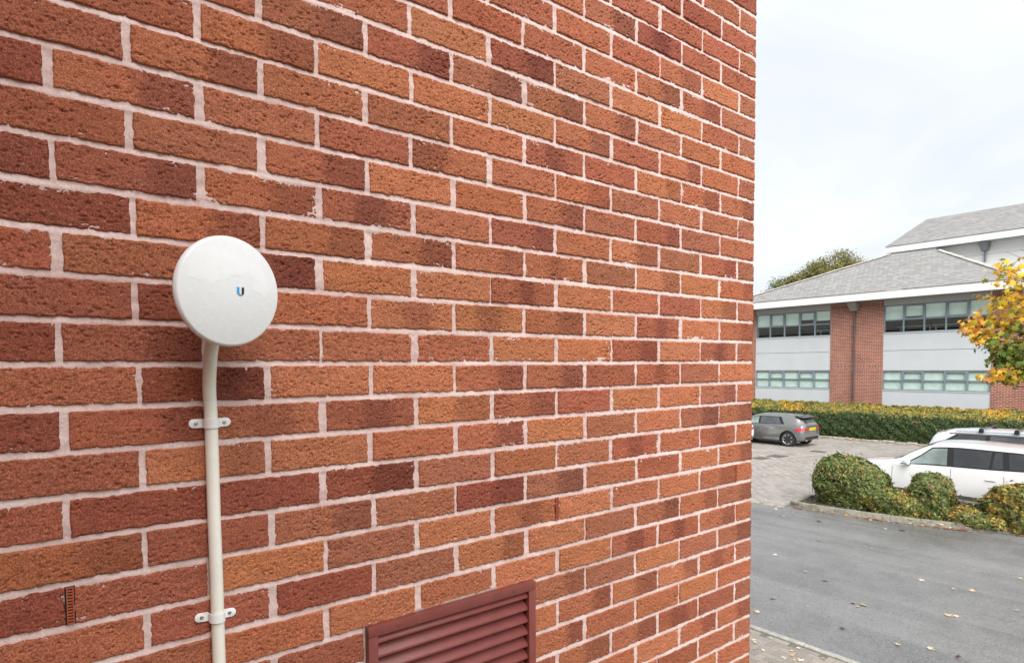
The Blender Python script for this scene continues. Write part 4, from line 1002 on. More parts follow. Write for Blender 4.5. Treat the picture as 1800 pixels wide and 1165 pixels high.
PAL = {'g': ([(0.10, 0.165, 0.025), (0.14, 0.20, 0.03), (0.30, 0.32, 0.04)], [3, 3, 2]), 'y': ([(0.72, 0.44, 0.025), (0.66, 0.35, 0.03), (0.60, 0.46, 0.05), (0.30, 0.32, 0.035)], [4, 3, 2, 1.5]),
       'o': ([(0.68, 0.33, 0.04), (0.70, 0.42, 0.04), (0.60, 0.27, 0.08), (0.62, 0.48, 0.05)], [3, 4, 1.2, 3]), 'm': ([(0.20, 0.25, 0.03), (0.62, 0.40, 0.03), (0.34, 0.33, 0.035), (0.12, 0.18, 0.025)], [3, 3, 2, 2])}
bb = MB(); Pp = []; Nq = []; Cc = []
for (e, cnt, spd, pl_) in BO:
    cnt = int(cnt * 0.85); spd *= 0.92
    e = np.array(e) - np.array(ml) - np.array([0, 0.10, 0]); zt_ = min(max(e[2] - 0.9, 1.9), 5.6)
    f_ = (zt_ - 2.4) / 3.5; a = (-0.04 * f_, 0.1 + 0.6 * max(f_, 0), zt_)
    bb.tube(limb_path(a, tuple(e), rng, 0.04, 6), [0.040, 0.034, 0.028, 0.022, 0.016, 0.010, 0.005], 6)
    off_ = rng.standard_normal((cnt, 3)) * np.array([spd * 1.2, spd, spd * 0.72]); q = e + off_
    for k in range(0, cnt, 7): bb.tube([tuple(e), tuple(e * 0.4 + q[k] * 0.6 + np.array([0, 0, .03])), tuple(q[k])], [0.006, 0.004, 0.002], 4)
    Pp.append(q); Nq.append(off_ * 0.6 / spd + np.array([-0.35, 0.1, 0.75])); Cc.append(pick(rng, cnt, *PAL[pl_]))
for e in ((15.55, 2.96, 6.22), (15.7, 2.75, 6.28)):
    e = np.array(e) - np.array(ml); bb.tube(limb_path((-0.12, 0.75, 5.3), tuple(e), rng, 0.03, 5), [0.016, 0.012, 0.01, 0.007, 0.005, 0.003], 5)
bb.build('limbs', MT['bark'], mp, smooth=True)
Pp = np.concatenate(Pp); Nq = np.concatenate(Nq); Nq /= np.linalg.norm(Nq, axis=1, keepdims=True)
link('crown', leaf_mesh('crown', Pp, Nq, 0.086, np.concatenate(Cc), rng, bend=0.2, lobed=True), MT['leaf'], mp)

# ------------------------------------------------------------------ fallen leaves
def fallen(pos, size, cols, name, seed):
    rng = np.random.default_rng(seed); P = np.array(pos, float); n = len(P)
    return leaf_mesh(name, P, np.tile([0, 0, 3.0], (n, 1)), size, cols, rng, bend=-0.10, lobed=True)
FL = [(6.34, 3.62), (9.18, 4.91), (8.68, 4.06), (7.03, 3.77), (7.13, 3.26), (7.7, 2.77), (7.83, 2.74), (6.75, 1.89), (6.95, 1.58), (8.43, 1.72), (8.36, 1.80), (9.69, 2.13), (9.81, 1.9), (11.61, 3.48), (11.14, 1.58), (9.37, 1.22),
      (12.87, 4.35), (12.26, 6.38), (12.85, 6.9), (12.81, 6.45), (11.04, 3.91), (7.81, 2.88), (6.19, 3.32), (8.5, 3.64), (9.76, 2.6), (10.85, 4.85)]
DARK = [(6.71, 2.57), (6.95, 1.27), (13.0, 4.05), (12.4, 5.6)]
rng = np.random.default_rng(61)
for i, (x, y) in enumerate(FL):
    c = pick(rng, 1, [(0.46, 0.35, 0.22), (0.42, 0.27, 0.15), (0.50, 0.41, 0.30)], [3, 2, 2])
    me = fallen([(0, 0, 0.012)], 0.058 * rng.uniform(.6, 1.15), c, 'fallen_leaf', 400 + i); o = link('fallen_leaf', me, MT['leaf_dry'], None, (x, y, 0.004))
    tag(o, 'pale tan fallen leaf lying on the grey road', 'leaf', 'pale leaves scattered on the road')
for i, (x, y) in enumerate(DARK):
    me = fallen([(0, 0, 0.014)], 0.065, pick(rng, 1, [(0.10, 0.035, 0.02)], [1]), 'fallen_leaf', 500 + i); o = link('fallen_leaf', me, MT['leaf_dry'], None, (x, y, 0.006))
    tag(o, 'dark brown curled fallen leaf lying on the grey road', 'leaf', 'dark leaves on the road')
# drifts of litter along the kerb, the hedge foot and over the paving
kp = resample([(13.40, 6.7), (13.44, 6.2), (13.54, 5.3), (13.78, 4.2), (14.07, 3.3), (14.54, 2.28), (15.4, 0.6)], 0.02); pos = []
for p in kp:
    dens = 0.35 + 0.9 * max(0, math.sin(p.y * 4.1)) * (1.0 if p.y < 5.4 else 0.35)
    for _ in range(rng.poisson(dens)): pos.append((p.x - abs(rng.normal(0.02, 0.055)), p.y + rng.normal(0, .02), 0.008 + rng.uniform(0, .018)))
lc = pick(rng, len(pos), [(0.34, 0.11, 0.045), (0.22, 0.07, 0.035), (0.52, 0.30, 0.12), (0.58, 0.42, 0.2), (0.14, 0.06, 0.035)], [4, 3, 2, 1.5, 2])
tag(link('leaf_litter', fallen(pos, 0.05, lc, 'leaf_litter', 71), MT['leaf_dry']), 'red brown drift of fallen leaves in the gutter along the kerb', 'leaf litter', kind='stuff')
pos = [(29.3 + rng.normal(0, 0.16), rng.uniform(4, 18), 0.02 + rng.uniform(0, .1)) for _ in range(520)]
lc = pick(rng, len(pos), [(0.55, 0.36, 0.16), (0.60, 0.46, 0.26), (0.34, 0.18, 0.08), (0.58, 0.30, 0.06)], [3, 3, 2, 2])
tag(link('leaf_litter', fallen(pos, 0.06, lc, 'leaf_litter', 72), MT['leaf_dry']), 'tan leaves gathered along the stones at the foot of the hedge', 'leaf litter', kind='stuff')
pos = [(rng.uniform(13.3, 29), rng.uniform(7.0, 17), 0.015) for _ in range(170)] + [(rng.uniform(4.2, 5.7), rng.uniform(1.4, 3.9), 0.012) for _ in range(60)]
pos += [(rng.uniform(13.7, 14.7), rng.uniform(3.0, 6.9), 0.09) for _ in range(70)]
lc = pick(rng, len(pos), [(0.62, 0.55, 0.42), (0.60, 0.46, 0.28), (0.45, 0.30, 0.16)], [3, 3, 2])
tag(link('leaf_litter', fallen(pos, 0.035, lc, 'leaf_litter', 73), MT['leaf_dry']), 'small pale leaf fragments scattered over the block paving', 'leaf litter', kind='stuff')

# ------------------------------------------------------------------ cars
def pchip(xk, yk, x):
    xk = np.asarray(xk, float); yk = np.asarray(yk, float); x = np.atleast_1d(np.asarray(x, float)); h = np.diff(xk); d = np.diff(yk) / h; m = np.zeros_like(yk)
    for i in range(1, len(xk) - 1):
        if d[i - 1] * d[i] > 0: w1, w2 = 2 * h[i] + h[i - 1], h[i] + 2 * h[i - 1]; m[i] = (w1 + w2) / (w1 / d[i - 1] + w2 / d[i])
    m[0], m[-1] = d[0], d[-1]; x = np.clip(x, xk[0], xk[-1]); i = np.clip(np.searchsorted(xk, x) - 1, 0, len(h) - 1); t = (x - xk[i]) / h[i]
    return (yk[i] * (1 + 2 * t) * (1 - t) ** 2 + h[i] * m[i] * t * (1 - t) ** 2 + yk[i + 1] * t * t * (3 - 2 * t) + h[i] * m[i + 1] * t * t * (t - 1))

class Car:
    """body lofted from cross sections; local x forward, y left, z up, origin on the ground at mid length"""
    def __init__(s, spec): s.s = spec
    def par(s, x):
        return {k: float(pchip(*s.s[k], x)[0]) for k in ('zs', 'ws', 'zm', 'wm', 'zb', 'wb', 'zr', 'wr', 'zt')}
    def section(s, x):
        p = s.par(x); P = []
        def cr(a, b, c, d, n):
            a, b, c, d = map(np.array, (a, b, c, d)); return [tuple(0.5 * (2 * b + (c - a) * t + (2 * a - 5 * b + 4 * c - d) * t * t + (3 * b - a - 3 * c + d) * t ** 3)) for t in np.linspace(0, 1, n, endpoint=False)]
        A = (p['ws'] * 0.82, p['zs']); B = (p['ws'], p['zs'] + 0.05); C = (p['wm'], p['zm']); D = (p['wb'], p['zb']); E_ = (p['wr'], p['zr']); G = (p['wr'] * 0.72, p['zr'] + (p['zt'] - p['zr']) * 0.72); H_ = (0, p['zt'])
        P += [(0, p['zs'])]; P += [A]; P += cr(A, B, C, D, 4)[0:]; P += cr(B, C, D, (D[0] * 0.93, D[1] + .04), 6)
        s.iD = len(P); n = 6; bl = 0.018 * min(1, max(0, (p['zr'] - p['zb']) / 0.4))
        P += [(D[0] + (E_[0] - D[0]) * t + bl * math.sin(math.pi * t), D[1] + (E_[1] - D[1]) * t) for t in np.linspace(0, 1, n, endpoint=False)]
        s.iE = len(P); P += cr((E_[0] + 0.05, E_[1] - 0.12), E_, G, H_, 4); P += cr(E_, G, H_, (-G[0], G[1]), 5); P += [H_]
        return P
    def side(s, x, t, out_=0.006, left=1):
        P = s.section(x); q = s.iD + t * (s.iE - s.iD); i = int(min(math.floor(q), len(P) - 2)); f = q - i
        y = P[i][0] + (P[i + 1][0] - P[i][0]) * f; z = P[i][1] + (P[i + 1][1] - P[i][1]) * f; return Vector((x, left * (y + out_), z + out_ * 0.3))
    def low(s, x, z, out_=0.004, left=1):
        P = s.section(x)[2:s.iD + 1]
        for a, b in zip(P[:-1], P[1:]):
            if a[1] <= z <= b[1]: f = (z - a[1]) / max(b[1] - a[1], 1e-6); return Vector((x, left * (a[0] + (b[0] - a[0]) * f + out_), z))
        return Vector((x, left * (P[-1][0] + out_), z))
    def top(s, x, w_, out_=0.006):
        P = s.section(x); P = P[s.iE:]; ys = [p[0] for p in P][::-1]; zs_ = [p[1] for p in P][::-1]; y = abs(w_) * P[0][0]
        return Vector((x, math.copysign(y, w_), float(np.interp(y, ys, zs_)) + out_))
    def body(s, mat, parent, wheels, hole_glass=True):
        x0, x1 = s.s['zs'][0][0], s.s['zs'][0][-1]
        xs = np.unique(np.r_[np.linspace(x0, x0 + 0.3, 8), np.linspace(x0 + .3, x1 - .3, 60), np.linspace(x1 - .3, x1, 8)])
        rows = []
        for x in xs: P = s.section(x); rows.append([(x, y, z) for y, z in P] + [(x, -y, z) for y, z in P[-2:0:-1]])
        m = len(rows[0]); V = [p for r_ in rows for p in r_]; F = [(i * m + j, i * m + (j + 1) % m, (i + 1) * m + (j + 1) % m, (i + 1) * m + j) for i in range(len(xs) - 1) for j in range(m)]
        F += [tuple(range(m)), tuple((len(xs) - 1) * m + j for j in range(m - 1, -1, -1))]
        mb = MB(); mb.add(V, F); me = mb.mesh('body')
        o = link('body', me, mat, parent)
        cut = MB()
        for (wx, wr_, ww) in wheels:
            for sg in (-1, 1): cut.tube([(wx, sg * ww - 0.16, wr_ - 0.0), (wx, sg * ww + 0.20, wr_ - 0.0)] if sg > 0 else [(wx, sg * ww - 0.20, wr_), (wx, sg * ww + 0.16, wr_)], wr_ + 0.055, 40)
        co = cut.build('cutter', mat); md = o.modifiers.new('b', 'BOOLEAN'); md.object = co; md.operation = 'DIFFERENCE'; md.solver = 'EXACT'
        bpy.context.view_layer.update(); dg = bpy.context.evaluated_depsgraph_get(); nm = bpy.data.meshes.new_from_object(o.evaluated_get(dg)); o.modifiers.clear(); o.data = nm; bpy.data.objects.remove(co)
        nm.polygons.foreach_set('use_smooth', [True] * len(nm.polygons)); nm.set_sharp_from_angle(angle=R(32)); nm.materials.clear(); nm.materials.append(mat)
        return o
def grid_patch(fn, us, vs, thick=0.0):
    m = MB(); V = [fn(u, v) for u in us for v in vs]; k = len(vs); m.add(V, [(i * k + j, (i + 1) * k + j, (i + 1) * k + j + 1, i * k + j + 1) for i in range(len(us) - 1) for j in range(k - 1)]); return m
def quad_patch(car, q, left, n=10, mt=5, out_=0.006):
    """q: four (x, t) corners: rear-bottom, front-bottom, front-top, rear-top"""
    def fn(u, v):
        xa = q[0][0] + (q[1][0] - q[0][0]) * u; ta = q[0][1] + (q[1][1] - q[0][1]) * u; xb = q[3][0] + (q[2][0] - q[3][0]) * u; tb = q[3][1] + (q[2][1] - q[3][1]) * u
        return car.side(xa + (xb - xa) * v, ta + (tb - ta) * v, out_, left)
    return grid_patch(fn, np.linspace(0, 1, n), np.linspace(0, 1, mt))
def strip(pts, wv, parent, name, mat):
    """thin dark line laid on the body along pts, wv = width vector"""
    m = MB(); V = []
    for p in pts: V += [p - wv / 2, p + wv / 2]
    m.add(V, [(2 * i, 2 * i + 1, 2 * i + 3, 2 * i + 2) for i in range(len(pts) - 1)]); return m.build(name, mat, parent)

MT['tyre'] = worn('tyre_rubber', (0.018, 0.018, 0.019), 0.8, 0.2, 30)
MT['rim'] = worn('alloy_rim', (0.52, 0.53, 0.54), 0.28, 0.05, 20, metal=0.85)
MT['rim_dark'] = worn('dark_alloy', (0.03, 0.03, 0.032), 0.35, 0.1, 20)
MT['trim'] = worn('black_trim', (0.018, 0.018, 0.019), 0.45, 0.1, 20)
MT['gloss_black'] = worn('gloss_black', (0.012, 0.012, 0.014), 0.12, 0.1, 20)
MT['seam'] = worn('door_seam', (0.10, 0.10, 0.105), 0.8, 0.1, 20)
MT['chrome'] = worn('satin_chrome', (0.66, 0.67, 0.68), 0.22, 0.03, 20, metal=0.9)
MT['tail'] = worn('red_lamp', (0.55, 0.012, 0.03), 0.12, 0.1, 20, coat=1.0)
MT['lamp'] = worn('clear_lamp', (0.55, 0.57, 0.6), 0.1, 0.1, 20, coat=1.0)
MT['plate'] = worn('yellow_plate', (0.78, 0.58, 0.02), 0.4, 0.04, 30)
MT['seat'] = worn('car_seat', (0.05, 0.05, 0.055), 0.7, 0.2, 20)
MT['white_paint'] = worn('white_car_paint', (0.80, 0.81, 0.82), 0.24, 0.01, 1, coat=0.8)
MT['silver_paint'] = worn('pale_silver_paint', (0.60, 0.64, 0.68), 0.26, 0.02, 1, coat=0.8)
MT['grey_paint'] = worn('grey_green_paint', (0.20, 0.21, 0.205), 0.30, 0.02, 1, metal=0.55, coat=0.9)

def wheel(car, x, y, rad, wid, sg, spokes=5, dark=False):
    M_ = Matrix.Translation((x, sg * y, rad)) @ Matrix.Rotation(R(-90 * sg), 4, 'X'); w2 = wid / 2
    t = MB().lathe([(rad * 0.69, -w2), (rad * 0.93, -w2 * 0.96), (rad, -w2 * 0.7), (rad, w2 * 0.7), (rad * 0.95, w2 * 0.97), (rad * 0.70, w2), (rad * 0.69, w2 * 0.9)], 40, M_).build('wheel', MT['tyre'], car, smooth=True)
    d = MB().lathe([(rad * 0.695, w2 * 0.25), (rad * 0.695, w2 * 0.98), (rad * 0.65, w2 * 0.90), (rad * 0.63, w2 * 0.25)], 40, M_).build('rim', MT['rim'], car, smooth=True); d.parent = t
    b = MB().lathe([(rad * 0.64, w2 * 0.3), (0.001, w2 * 0.32)], 32, M_).build('brake', MT['rim_dark'], car); b.parent = t
    sp_ = MB()
    for k in range(spokes):
        for e in ((-0.16, 0.16) if spokes == 5 else (0,)):
            a = 2 * math.pi * k / spokes; Rz = Matrix.Rotation(a + e * 0.55, 4, 'Z'); hw = rad * (0.045 if spokes == 5 else 0.075)
            V = [(rad * .12, -hw * .9, w2 * .55), (rad * .12, hw * .9, w2 * .55), (rad * .665, hw * 1.25, w2 * .70), (rad * .665, -hw * 1.25, w2 * .70), (rad * .12, -hw * .7, w2 * .86), (rad * .12, hw * .7, w2 * .86), (rad * .665, hw, w2 * .93), (rad * .665, -hw, w2 * .93)]
            sp_.add([M_ @ Rz @ Vector(p) for p in V], [(0, 3, 2, 1), (4, 5, 6, 7), (0, 1, 5, 4), (1, 2, 6, 5), (2, 3, 7, 6), (3, 0, 4, 7)])
    sp_.lathe([(rad * .17, w2 * .5), (rad * .16, w2 * .88), (0.001, w2 * .9)], 20, M_)
    q = sp_.build('spokes', MT['rim'], car, smooth=True, angle=25); q.parent = t
    return t

def mirror_arm(car_o, C, x, z, paint, sg, y):
    """door mirror: rounded housing on a black foot"""
    M_ = Matrix.Translation((x, sg * (y + 0.16), z + 0.05)) @ Matrix.Diagonal((0.10, 0.125, 0.085, 1))
    bm = bmesh.new(); bmesh.ops.create_uvsphere(bm, u_segments=20, v_segments=12, radius=1.0)
    for v_ in bm.verts:
        c = v_.co; k = (abs(c.x) ** 3 + abs(c.y) ** 3 + abs(c.z) ** 3) ** (1 / 3); c = c / max(k, 1e-6); c.x = max(c.x, -0.35) ; v_.co = M_ @ Vector(c)
    me = bpy.data.meshes.new('mirror'); bm.to_mesh(me); bm.free(); me.polygons.foreach_set('use_smooth', [True] * len(me.polygons)); me.set_sharp_from_angle(angle=R(50))
    o = link('mirror', me, paint, car_o)
    f = MB().tube([(x, sg * (y - 0.04), z - 0.045), (x, sg * (y + 0.10), z - 0.03)], [0.035, 0.03], 8).build('mirror_foot', MT['trim'], car_o, smooth=True); f.parent = o

def make_car(name, label, group, spec, paint, wheels, wins, ws_x, rw_x, seams, handles, extra, roofmat=None, spokes=5, clear_front=True):
    root = empty(name); tag(root, label, 'car', group); C = Car(spec)
    body = C.body(paint, root, wheels)
    for (wx, wr_, ww) in wheels:
        for sg in (-1, 1):
            wheel(root, wx, ww - 0.125, wr_, 0.24, sg, spokes)
            lin = MB(); pr = []
            for a in np.linspace(R(-15), R(195), 24): pr.append((wx + (wr_ + 0.05) * math.cos(a), wr_ + (wr_ + 0.05) * math.sin(a)))
            k = len(pr); lin.add([(x, sg * (ww - 0.155), z) for x, z in pr] + [(x, sg * (ww - 0.012), z) for x, z in pr], [(i, i + 1, i + 1 + k, i + k) for i in range(k - 1)] + [tuple(range(k))])
            lin.build('wheel_arch', MT['trim'], root)
    for sg in (-1, 1):
        quad_patch(C, spec['dlo'], sg, 26, 4, 0.003).build('window_surround', MT['gloss_black'], root, smooth=True)
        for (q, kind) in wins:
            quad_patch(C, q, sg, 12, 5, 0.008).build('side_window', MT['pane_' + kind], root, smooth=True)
        for pts in seams:
            strip([C.low(x, z, 0.0035, sg) for x, z in pts], Vector((0.010, 0, 0)), root, 'door_seam', MT['seam'])
        for (hx, hz) in handles:
            a, b = C.low(hx - 0.10, hz, 0.02, sg), C.low(hx + 0.10, hz, 0.02, sg)
            MB().tube([a - Vector((0, sg * .02, 0)), a, (a + b) / 2 + Vector((0, sg * .006, 0)), b, b - Vector((0, sg * .02, 0))], [0.009, 0.013, 0.015, 0.013, 0.009], 8).build('door_handle', paint, root, smooth=True)
        mirror_arm(root, C, spec['mir'][0], spec['mir'][1], paint, sg, spec['mir'][2])
        # black sill under the doors
        sx0, sx1 = wheels[1][0] + wheels[1][1] + .06, wheels[0][0] - wheels[0][1] - .06
        P_ = [C.low(x, spec['sill'] + 0.0, 0.006, sg) for x in np.linspace(sx0, sx1, 8)]; strip(P_, Vector((0, 0, 0.09)), root, 'sill', spec['sillmat'])
    if ws_x:
        grid_patch(lambda u, v: C.top(ws_x[0] + (ws_x[1] - ws_x[0]) * u, v * 0.93, 0.007), np.linspace(0, 1, 10), np.linspace(-1, 1, 15)).build('windscreen', MT['pane_d'], root, smooth=True)
    if rw_x:
        grid_patch(lambda u, v: C.top(rw_x[0] + (rw_x[1] - rw_x[0]) * u, v * (rw_x[2] if len(rw_x) > 2 else 0.86), 0.007), np.linspace(0, 1, 10), np.linspace(-1, 1, 15)).build('rear_window', MT['pane_d'], root, smooth=True)
    if roofmat:
        grid_patch(lambda u, v: C.top(roofmat[0] + (roofmat[1] - roofmat[0]) * u, v * 0.97, 0.004), np.linspace(0, 1, 12), np.linspace(-1, 1, 13)).build('roof_panel', roofmat[2], root, smooth=True)
    extra(root, C); return root
def pane(name, col, rough=0.05): 
    M = Mat(name); v = M.obj(); n = M.noise(2.5, 3, 0.5, v); c = M.mix(M.ramp(n, 0.35, 0.65), tuple(x * 0.75 for x in col), tuple(x * 1.25 for x in col)); M.b.inputs['IOR'].default_value = 1.6; return M.set(c, rough, 0.0, 0.5)
MT['pane_d'] = pane('tinted_car_glass', (0.030, 0.033, 0.038)); MT['pane_l'] = pane('pale_painted_car_pane', (0.20, 0.25, 0.24)); MT['pane_m'] = pane('half_tinted_car_glass', (0.055, 0.062, 0.07))  # front panes are opaque: sky reflection and see-through paleness painted into the colour

def suv_spec(L_=5.06, Wd=0.985, Ht=1.74, belt=1.10, rail=1.60, gh=0.0):
    h = L_ / 2; X = [-h, -h + .05, -h + .2, -h + .7, -1.0, 0.1, 0.9, 1.35, h - .45, h - .15, h - .04, h]
    S = dict(
        zs=(X, [.46, .36, .30, .27, .24, .24, .24, .25, .27, .30, .36, .44]),
        ws=(X, [.62, .78, .86, .92, .94, .94, .94, .94, .92, .84, .74, .58]),
        zm=(X, [.70, .68, .66, .66, .66, .66, .66, .66, .66, .64, .62, .60]),
        wm=(X, [.70, .86, .93, Wd, Wd, Wd - .005, Wd - .005, Wd, Wd - .01, .88, .77, .62]),
        zb=(X, [.95, .99, belt + .06, belt + .05, belt + .015, belt - .01, belt - .035, belt - .06, belt - .14, .88, .81, .74]),
        wb=(X, [.64, .80, .87, .92, .935, .935, .93, .91, .85, .76, .68, .56]),
        zr=([-h, -h + .06, -h + .24, -h + .62, -1.0, -.2 - gh * .6, .55 - gh, 1.02 - gh, 1.42 - gh, 1.62 - gh, h - .45, h - .15, h - .04, h], [1.05, 1.16, 1.44, rail - .02, rail + .01, rail + .02, rail - .02, rail - .22, belt + .03, belt - .02, .955, .895, .825, .75]),
        wr=([-h, -h + .06, -h + .24, -h + .62, -1.0, -.2 - gh * .6, .55 - gh, 1.02 - gh, 1.42 - gh, 1.62 - gh, h - .45, h - .15, h - .04, h], [.60, .66, .68, .70, .715, .72, .72, .76, .82, .80, .76, .66, .58, .48]),
        zt=([-h, -h + .06, -h + .24, -h + .62, -1.0, -.2 - gh * .6, .55 - gh, 1.02 - gh, 1.42 - gh, 1.62 - gh, h - .45, h - .15, h - .04, h], [1.10, 1.24, 1.54, Ht - .06, Ht - .015, Ht, Ht - .035, Ht - .26, belt + .10, belt + .045, 1.005, .925, .85, .76]))
    S['dlo'] = [(-h + .50, .04), (1.30 - gh, .04), (0.60 - gh, .95), (-h + .72, .95)]; S['mir'] = (1.06 - gh, belt + .02, .90); S['sill'] = .40; S['sillmat'] = MT['chrome']
    return S
SS = suv_spec(gh=0.38, Ht=1.71)
wheels = [(1.60, .385, .955), (-1.40, .385, .955)]
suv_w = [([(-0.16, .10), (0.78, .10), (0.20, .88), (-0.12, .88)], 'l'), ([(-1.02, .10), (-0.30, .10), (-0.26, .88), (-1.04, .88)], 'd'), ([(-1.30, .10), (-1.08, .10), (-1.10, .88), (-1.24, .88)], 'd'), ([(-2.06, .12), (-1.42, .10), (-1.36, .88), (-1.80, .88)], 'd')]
suv_seams2 = [[(1.08, z) for z in np.linspace(.42, 1.02, 8)], [(0.12, z) for z in np.linspace(.36, 1.07, 8)], [(-0.98, .98), (-0.98, 1.06)], [(-0.98, .98), (-0.99, .86), (-0.96, .74), (-0.88, .6), (-0.82, .44)]]
suv_seams = [[(1.07, z) for z in np.linspace(.42, 1.00, 8)], [(-0.25, z) for z in np.linspace(.36, 1.07, 8)], [(-1.32, 1.02), (-1.33, .86), (-1.27, .74), (-1.0, .6), (-.92, .44)]]
def suv_extra(root, C):
    h = 2.53
    for sg in (-1, 1):
        strip([C.low(x, .30, 0.012, sg) for x in np.linspace(-.9, 1.12, 8)], Vector((0, sg * 0.012, .035)), root, 'sill_trim', MT['chrome'])
        grid_patch(lambda u, v: C.low(2.16 + .32 * u, .72 + .12 * v, 0.006, sg), np.linspace(0, 1, 5), np.linspace(0, 1, 3)).build('headlight', MT['lamp'], root, smooth=True)
        grid_patch(lambda u, v: C.low(-2.47 + .3 * u, .86 + .12 * v, 0.006, sg), np.linspace(0, 1, 5), np.linspace(0, 1, 3)).build('tail_light', MT['tail'], root, smooth=True)
    MB().box((2.525, -.42, .48), (2.548, .42, .74)).build('grille', MT['trim'], root, bevel=.01)
    MB().box((0.98, -.55, 1.150), (1.14, .62, 1.166)).build('wiper_cowl', MT['trim'], root)
    MB().lathe([(.17, -.012), (.182, 0), (.17, .012)], 24, Matrix.Translation((.44, -.38, 1.08)) @ Matrix.Rotation(R(65), 4, 'Y')).build('steering_wheel', MT['trim'], root, smooth=True)
suv = make_car('white_estate_car', 'large white estate car parked behind the clipped shrubs, front to the left', None, SS, MT['white_paint'], wheels, suv_w, (0.22, 0.98), (-2.44, -1.98), suv_seams, [(-1.08, .90), (0.0, .90)], suv_extra)
suv.location = (16.86, 4.28, 0.0); suv.rotation_euler = (0, 0, R(90))
# second, silver, facing the other way with roof bars
S2 = suv_spec(4.75, .95, 1.70, 1.06, 1.57)
S2['mir'] = (1.08, 1.07, .87)
S2['dlo'] = [(-1.98, .30), (1.22, .05), (0.55, .95), (-1.55, .95)]
w2_ = [(1.45, .37, .925), (-1.37, .37, .925)]
s2w = [([(0.18, .10), (1.10, .10), (0.54, .88), (0.24, .88)], 'm'), ([(-0.72, .10), (0.06, .10), (0.12, .88), (-0.70, .88)], 'm'), ([(-1.84, .36), (-0.84, .12), (-0.80, .88), (-1.48, .88)], 'd')]
def s2_extra(root, C):
    for sg in (-1, 1):
        MB().tube([C.top(x, sg * 0.95, 0.035) for x in np.linspace(-1.6, 0.4, 12)], 0.015, 8).build('roof_rail', MT['chrome'], root, smooth=True)
        strip([C.side(x, .97, 0.014, sg) for x in np.linspace(-1.75, 0.5, 14)], Vector((0, 0, .045)), root, 'window_trim', MT['chrome'])
        grid_patch(lambda u, v: C.low(2.0 + .32 * u, .70 + .12 * v, 0.006, sg), np.linspace(0, 1, 5), np.linspace(0, 1, 3)).build('headlight', MT['lamp'], root, smooth=True)
        grid_patch(lambda u, v: C.low(-2.32 + .3 * u, .84 + .14 * v, 0.006, sg), np.linspace(0, 1, 5), np.linspace(0, 1, 3)).build('tail_light', MT['tail'], root, smooth=True)
    for bx_ in (-0.95, -0.10):
        b = MB(); e = [C.top(bx_, sg * .95, .05) for sg in (-1, 1)]; zc = max(e[0].z, e[1].z) + .075
        b.box((bx_ - .04, e[0].y - .03, zc - .015), (bx_ + .04, e[1].y + .03, zc + .015)); o = b.build('roof_bar', MT['gloss_black'], root, bevel=.01)
        for q in e: f = MB().add([(bx_ - .07, q.y - .05, q.z - .03), (bx_ + .07, q.y - .05, q.z - .03), (bx_ + .07, q.y + .05, q.z - .03), (bx_ - .07, q.y + .05, q.z - .03), (bx_ - .045, q.y - .035, zc + .012), (bx_ + .045, q.y - .035, zc + .012), (bx_ + .045, q.y + .035, zc + .012), (bx_ - .045, q.y + .035, zc + .012)], [(0, 3, 2, 1), (4, 5, 6, 7), (0, 1, 5, 4), (1, 2, 6, 5), (2, 3, 7, 6), (3, 0, 4, 7)]).build('bar_foot', MT['trim'], root, bevel=.012); f.parent = o
    MB().tube([(-2.10, -.55, 1.50), (-2.12, 0, 1.53), (-2.10, .55, 1.50)], .035, 8).build('spoiler', MT['silver_paint'], root, smooth=True)
s2 = make_car('silver_estate_car', 'pale silver car with black roof bars parked behind the large white one', None, S2, MT['silver_paint'], w2_, s2w, (0.56, 1.28), (-2.30, -1.86), suv_seams2, [(-0.72, .88), (0.36, .88)], s2_extra)
s2.location = (21.0, 3.62, 0.0); s2.rotation_euler = (0, 0, R(-90))

# small grey hatchback
def hatch_spec():
    h = 2.015; Y = [-h, -h + .05, -h + .18, -h + .5, -.8, .1, .7, 1.1, h - .4, h - .14, h - .04, h]; Z_ = [-h, -h + .07, -h + .22, -h + .42, -h + .62, -.6, 0, .42, .82, 1.16, 1.3, h - .4, h - .14, h - .04, h]
    S = dict(zs=(Y, [.42, .32, .26, .23, .20, .20, .20, .20, .22, .25, .30, .38]), ws=(Y, [.56, .70, .78, .82, .83, .83, .83, .83, .82, .76, .66, .50]), zm=(Y, [.62, .60, .58, .58, .56, .56, .56, .56, .56, .55, .54, .52]),
        wm=(Y, [.64, .78, .85, .875, .87, .865, .865, .87, .87, .80, .70, .54]), zb=(Y, [.86, .92, .97, .99, .97, .945, .925, .90, .82, .76, .70, .62]), wb=(Y, [.58, .70, .775, .81, .815, .815, .81, .80, .75, .67, .58, .46]),
        zr=(Z_, [.93, 1.00, 1.14, 1.27, 1.315, 1.335, 1.33, 1.28, 1.10, .945, .925, .84, .78, .71, .63]), wr=(Z_, [.55, .58, .585, .60, .61, .625, .63, .635, .67, .70, .69, .66, .58, .5, .4]), zt=(Z_, [.98, 1.06, 1.24, 1.385, 1.41, 1.43, 1.425, 1.375, 1.18, 1.02, .985, .89, .81, .73, .64]))
    S['dlo'] = [(-1.14, .05), (1.05, .05), (0.42, .95), (-0.92, .95)]; S['mir'] = (.78, .96, .78); S['sill'] = .345; S['sillmat'] = MT['chrome']; return S
HS = hatch_spec(); hw = [(1.24, .335, .855), (-1.32, .335, .855)]
hwins = [([(0.12, .10), (0.92, .10), (0.42, .88), (0.14, .88)], 'l'), ([(-0.98, .10), (0.02, .10), (0.04, .88), (-0.80, .88)], 'm')]
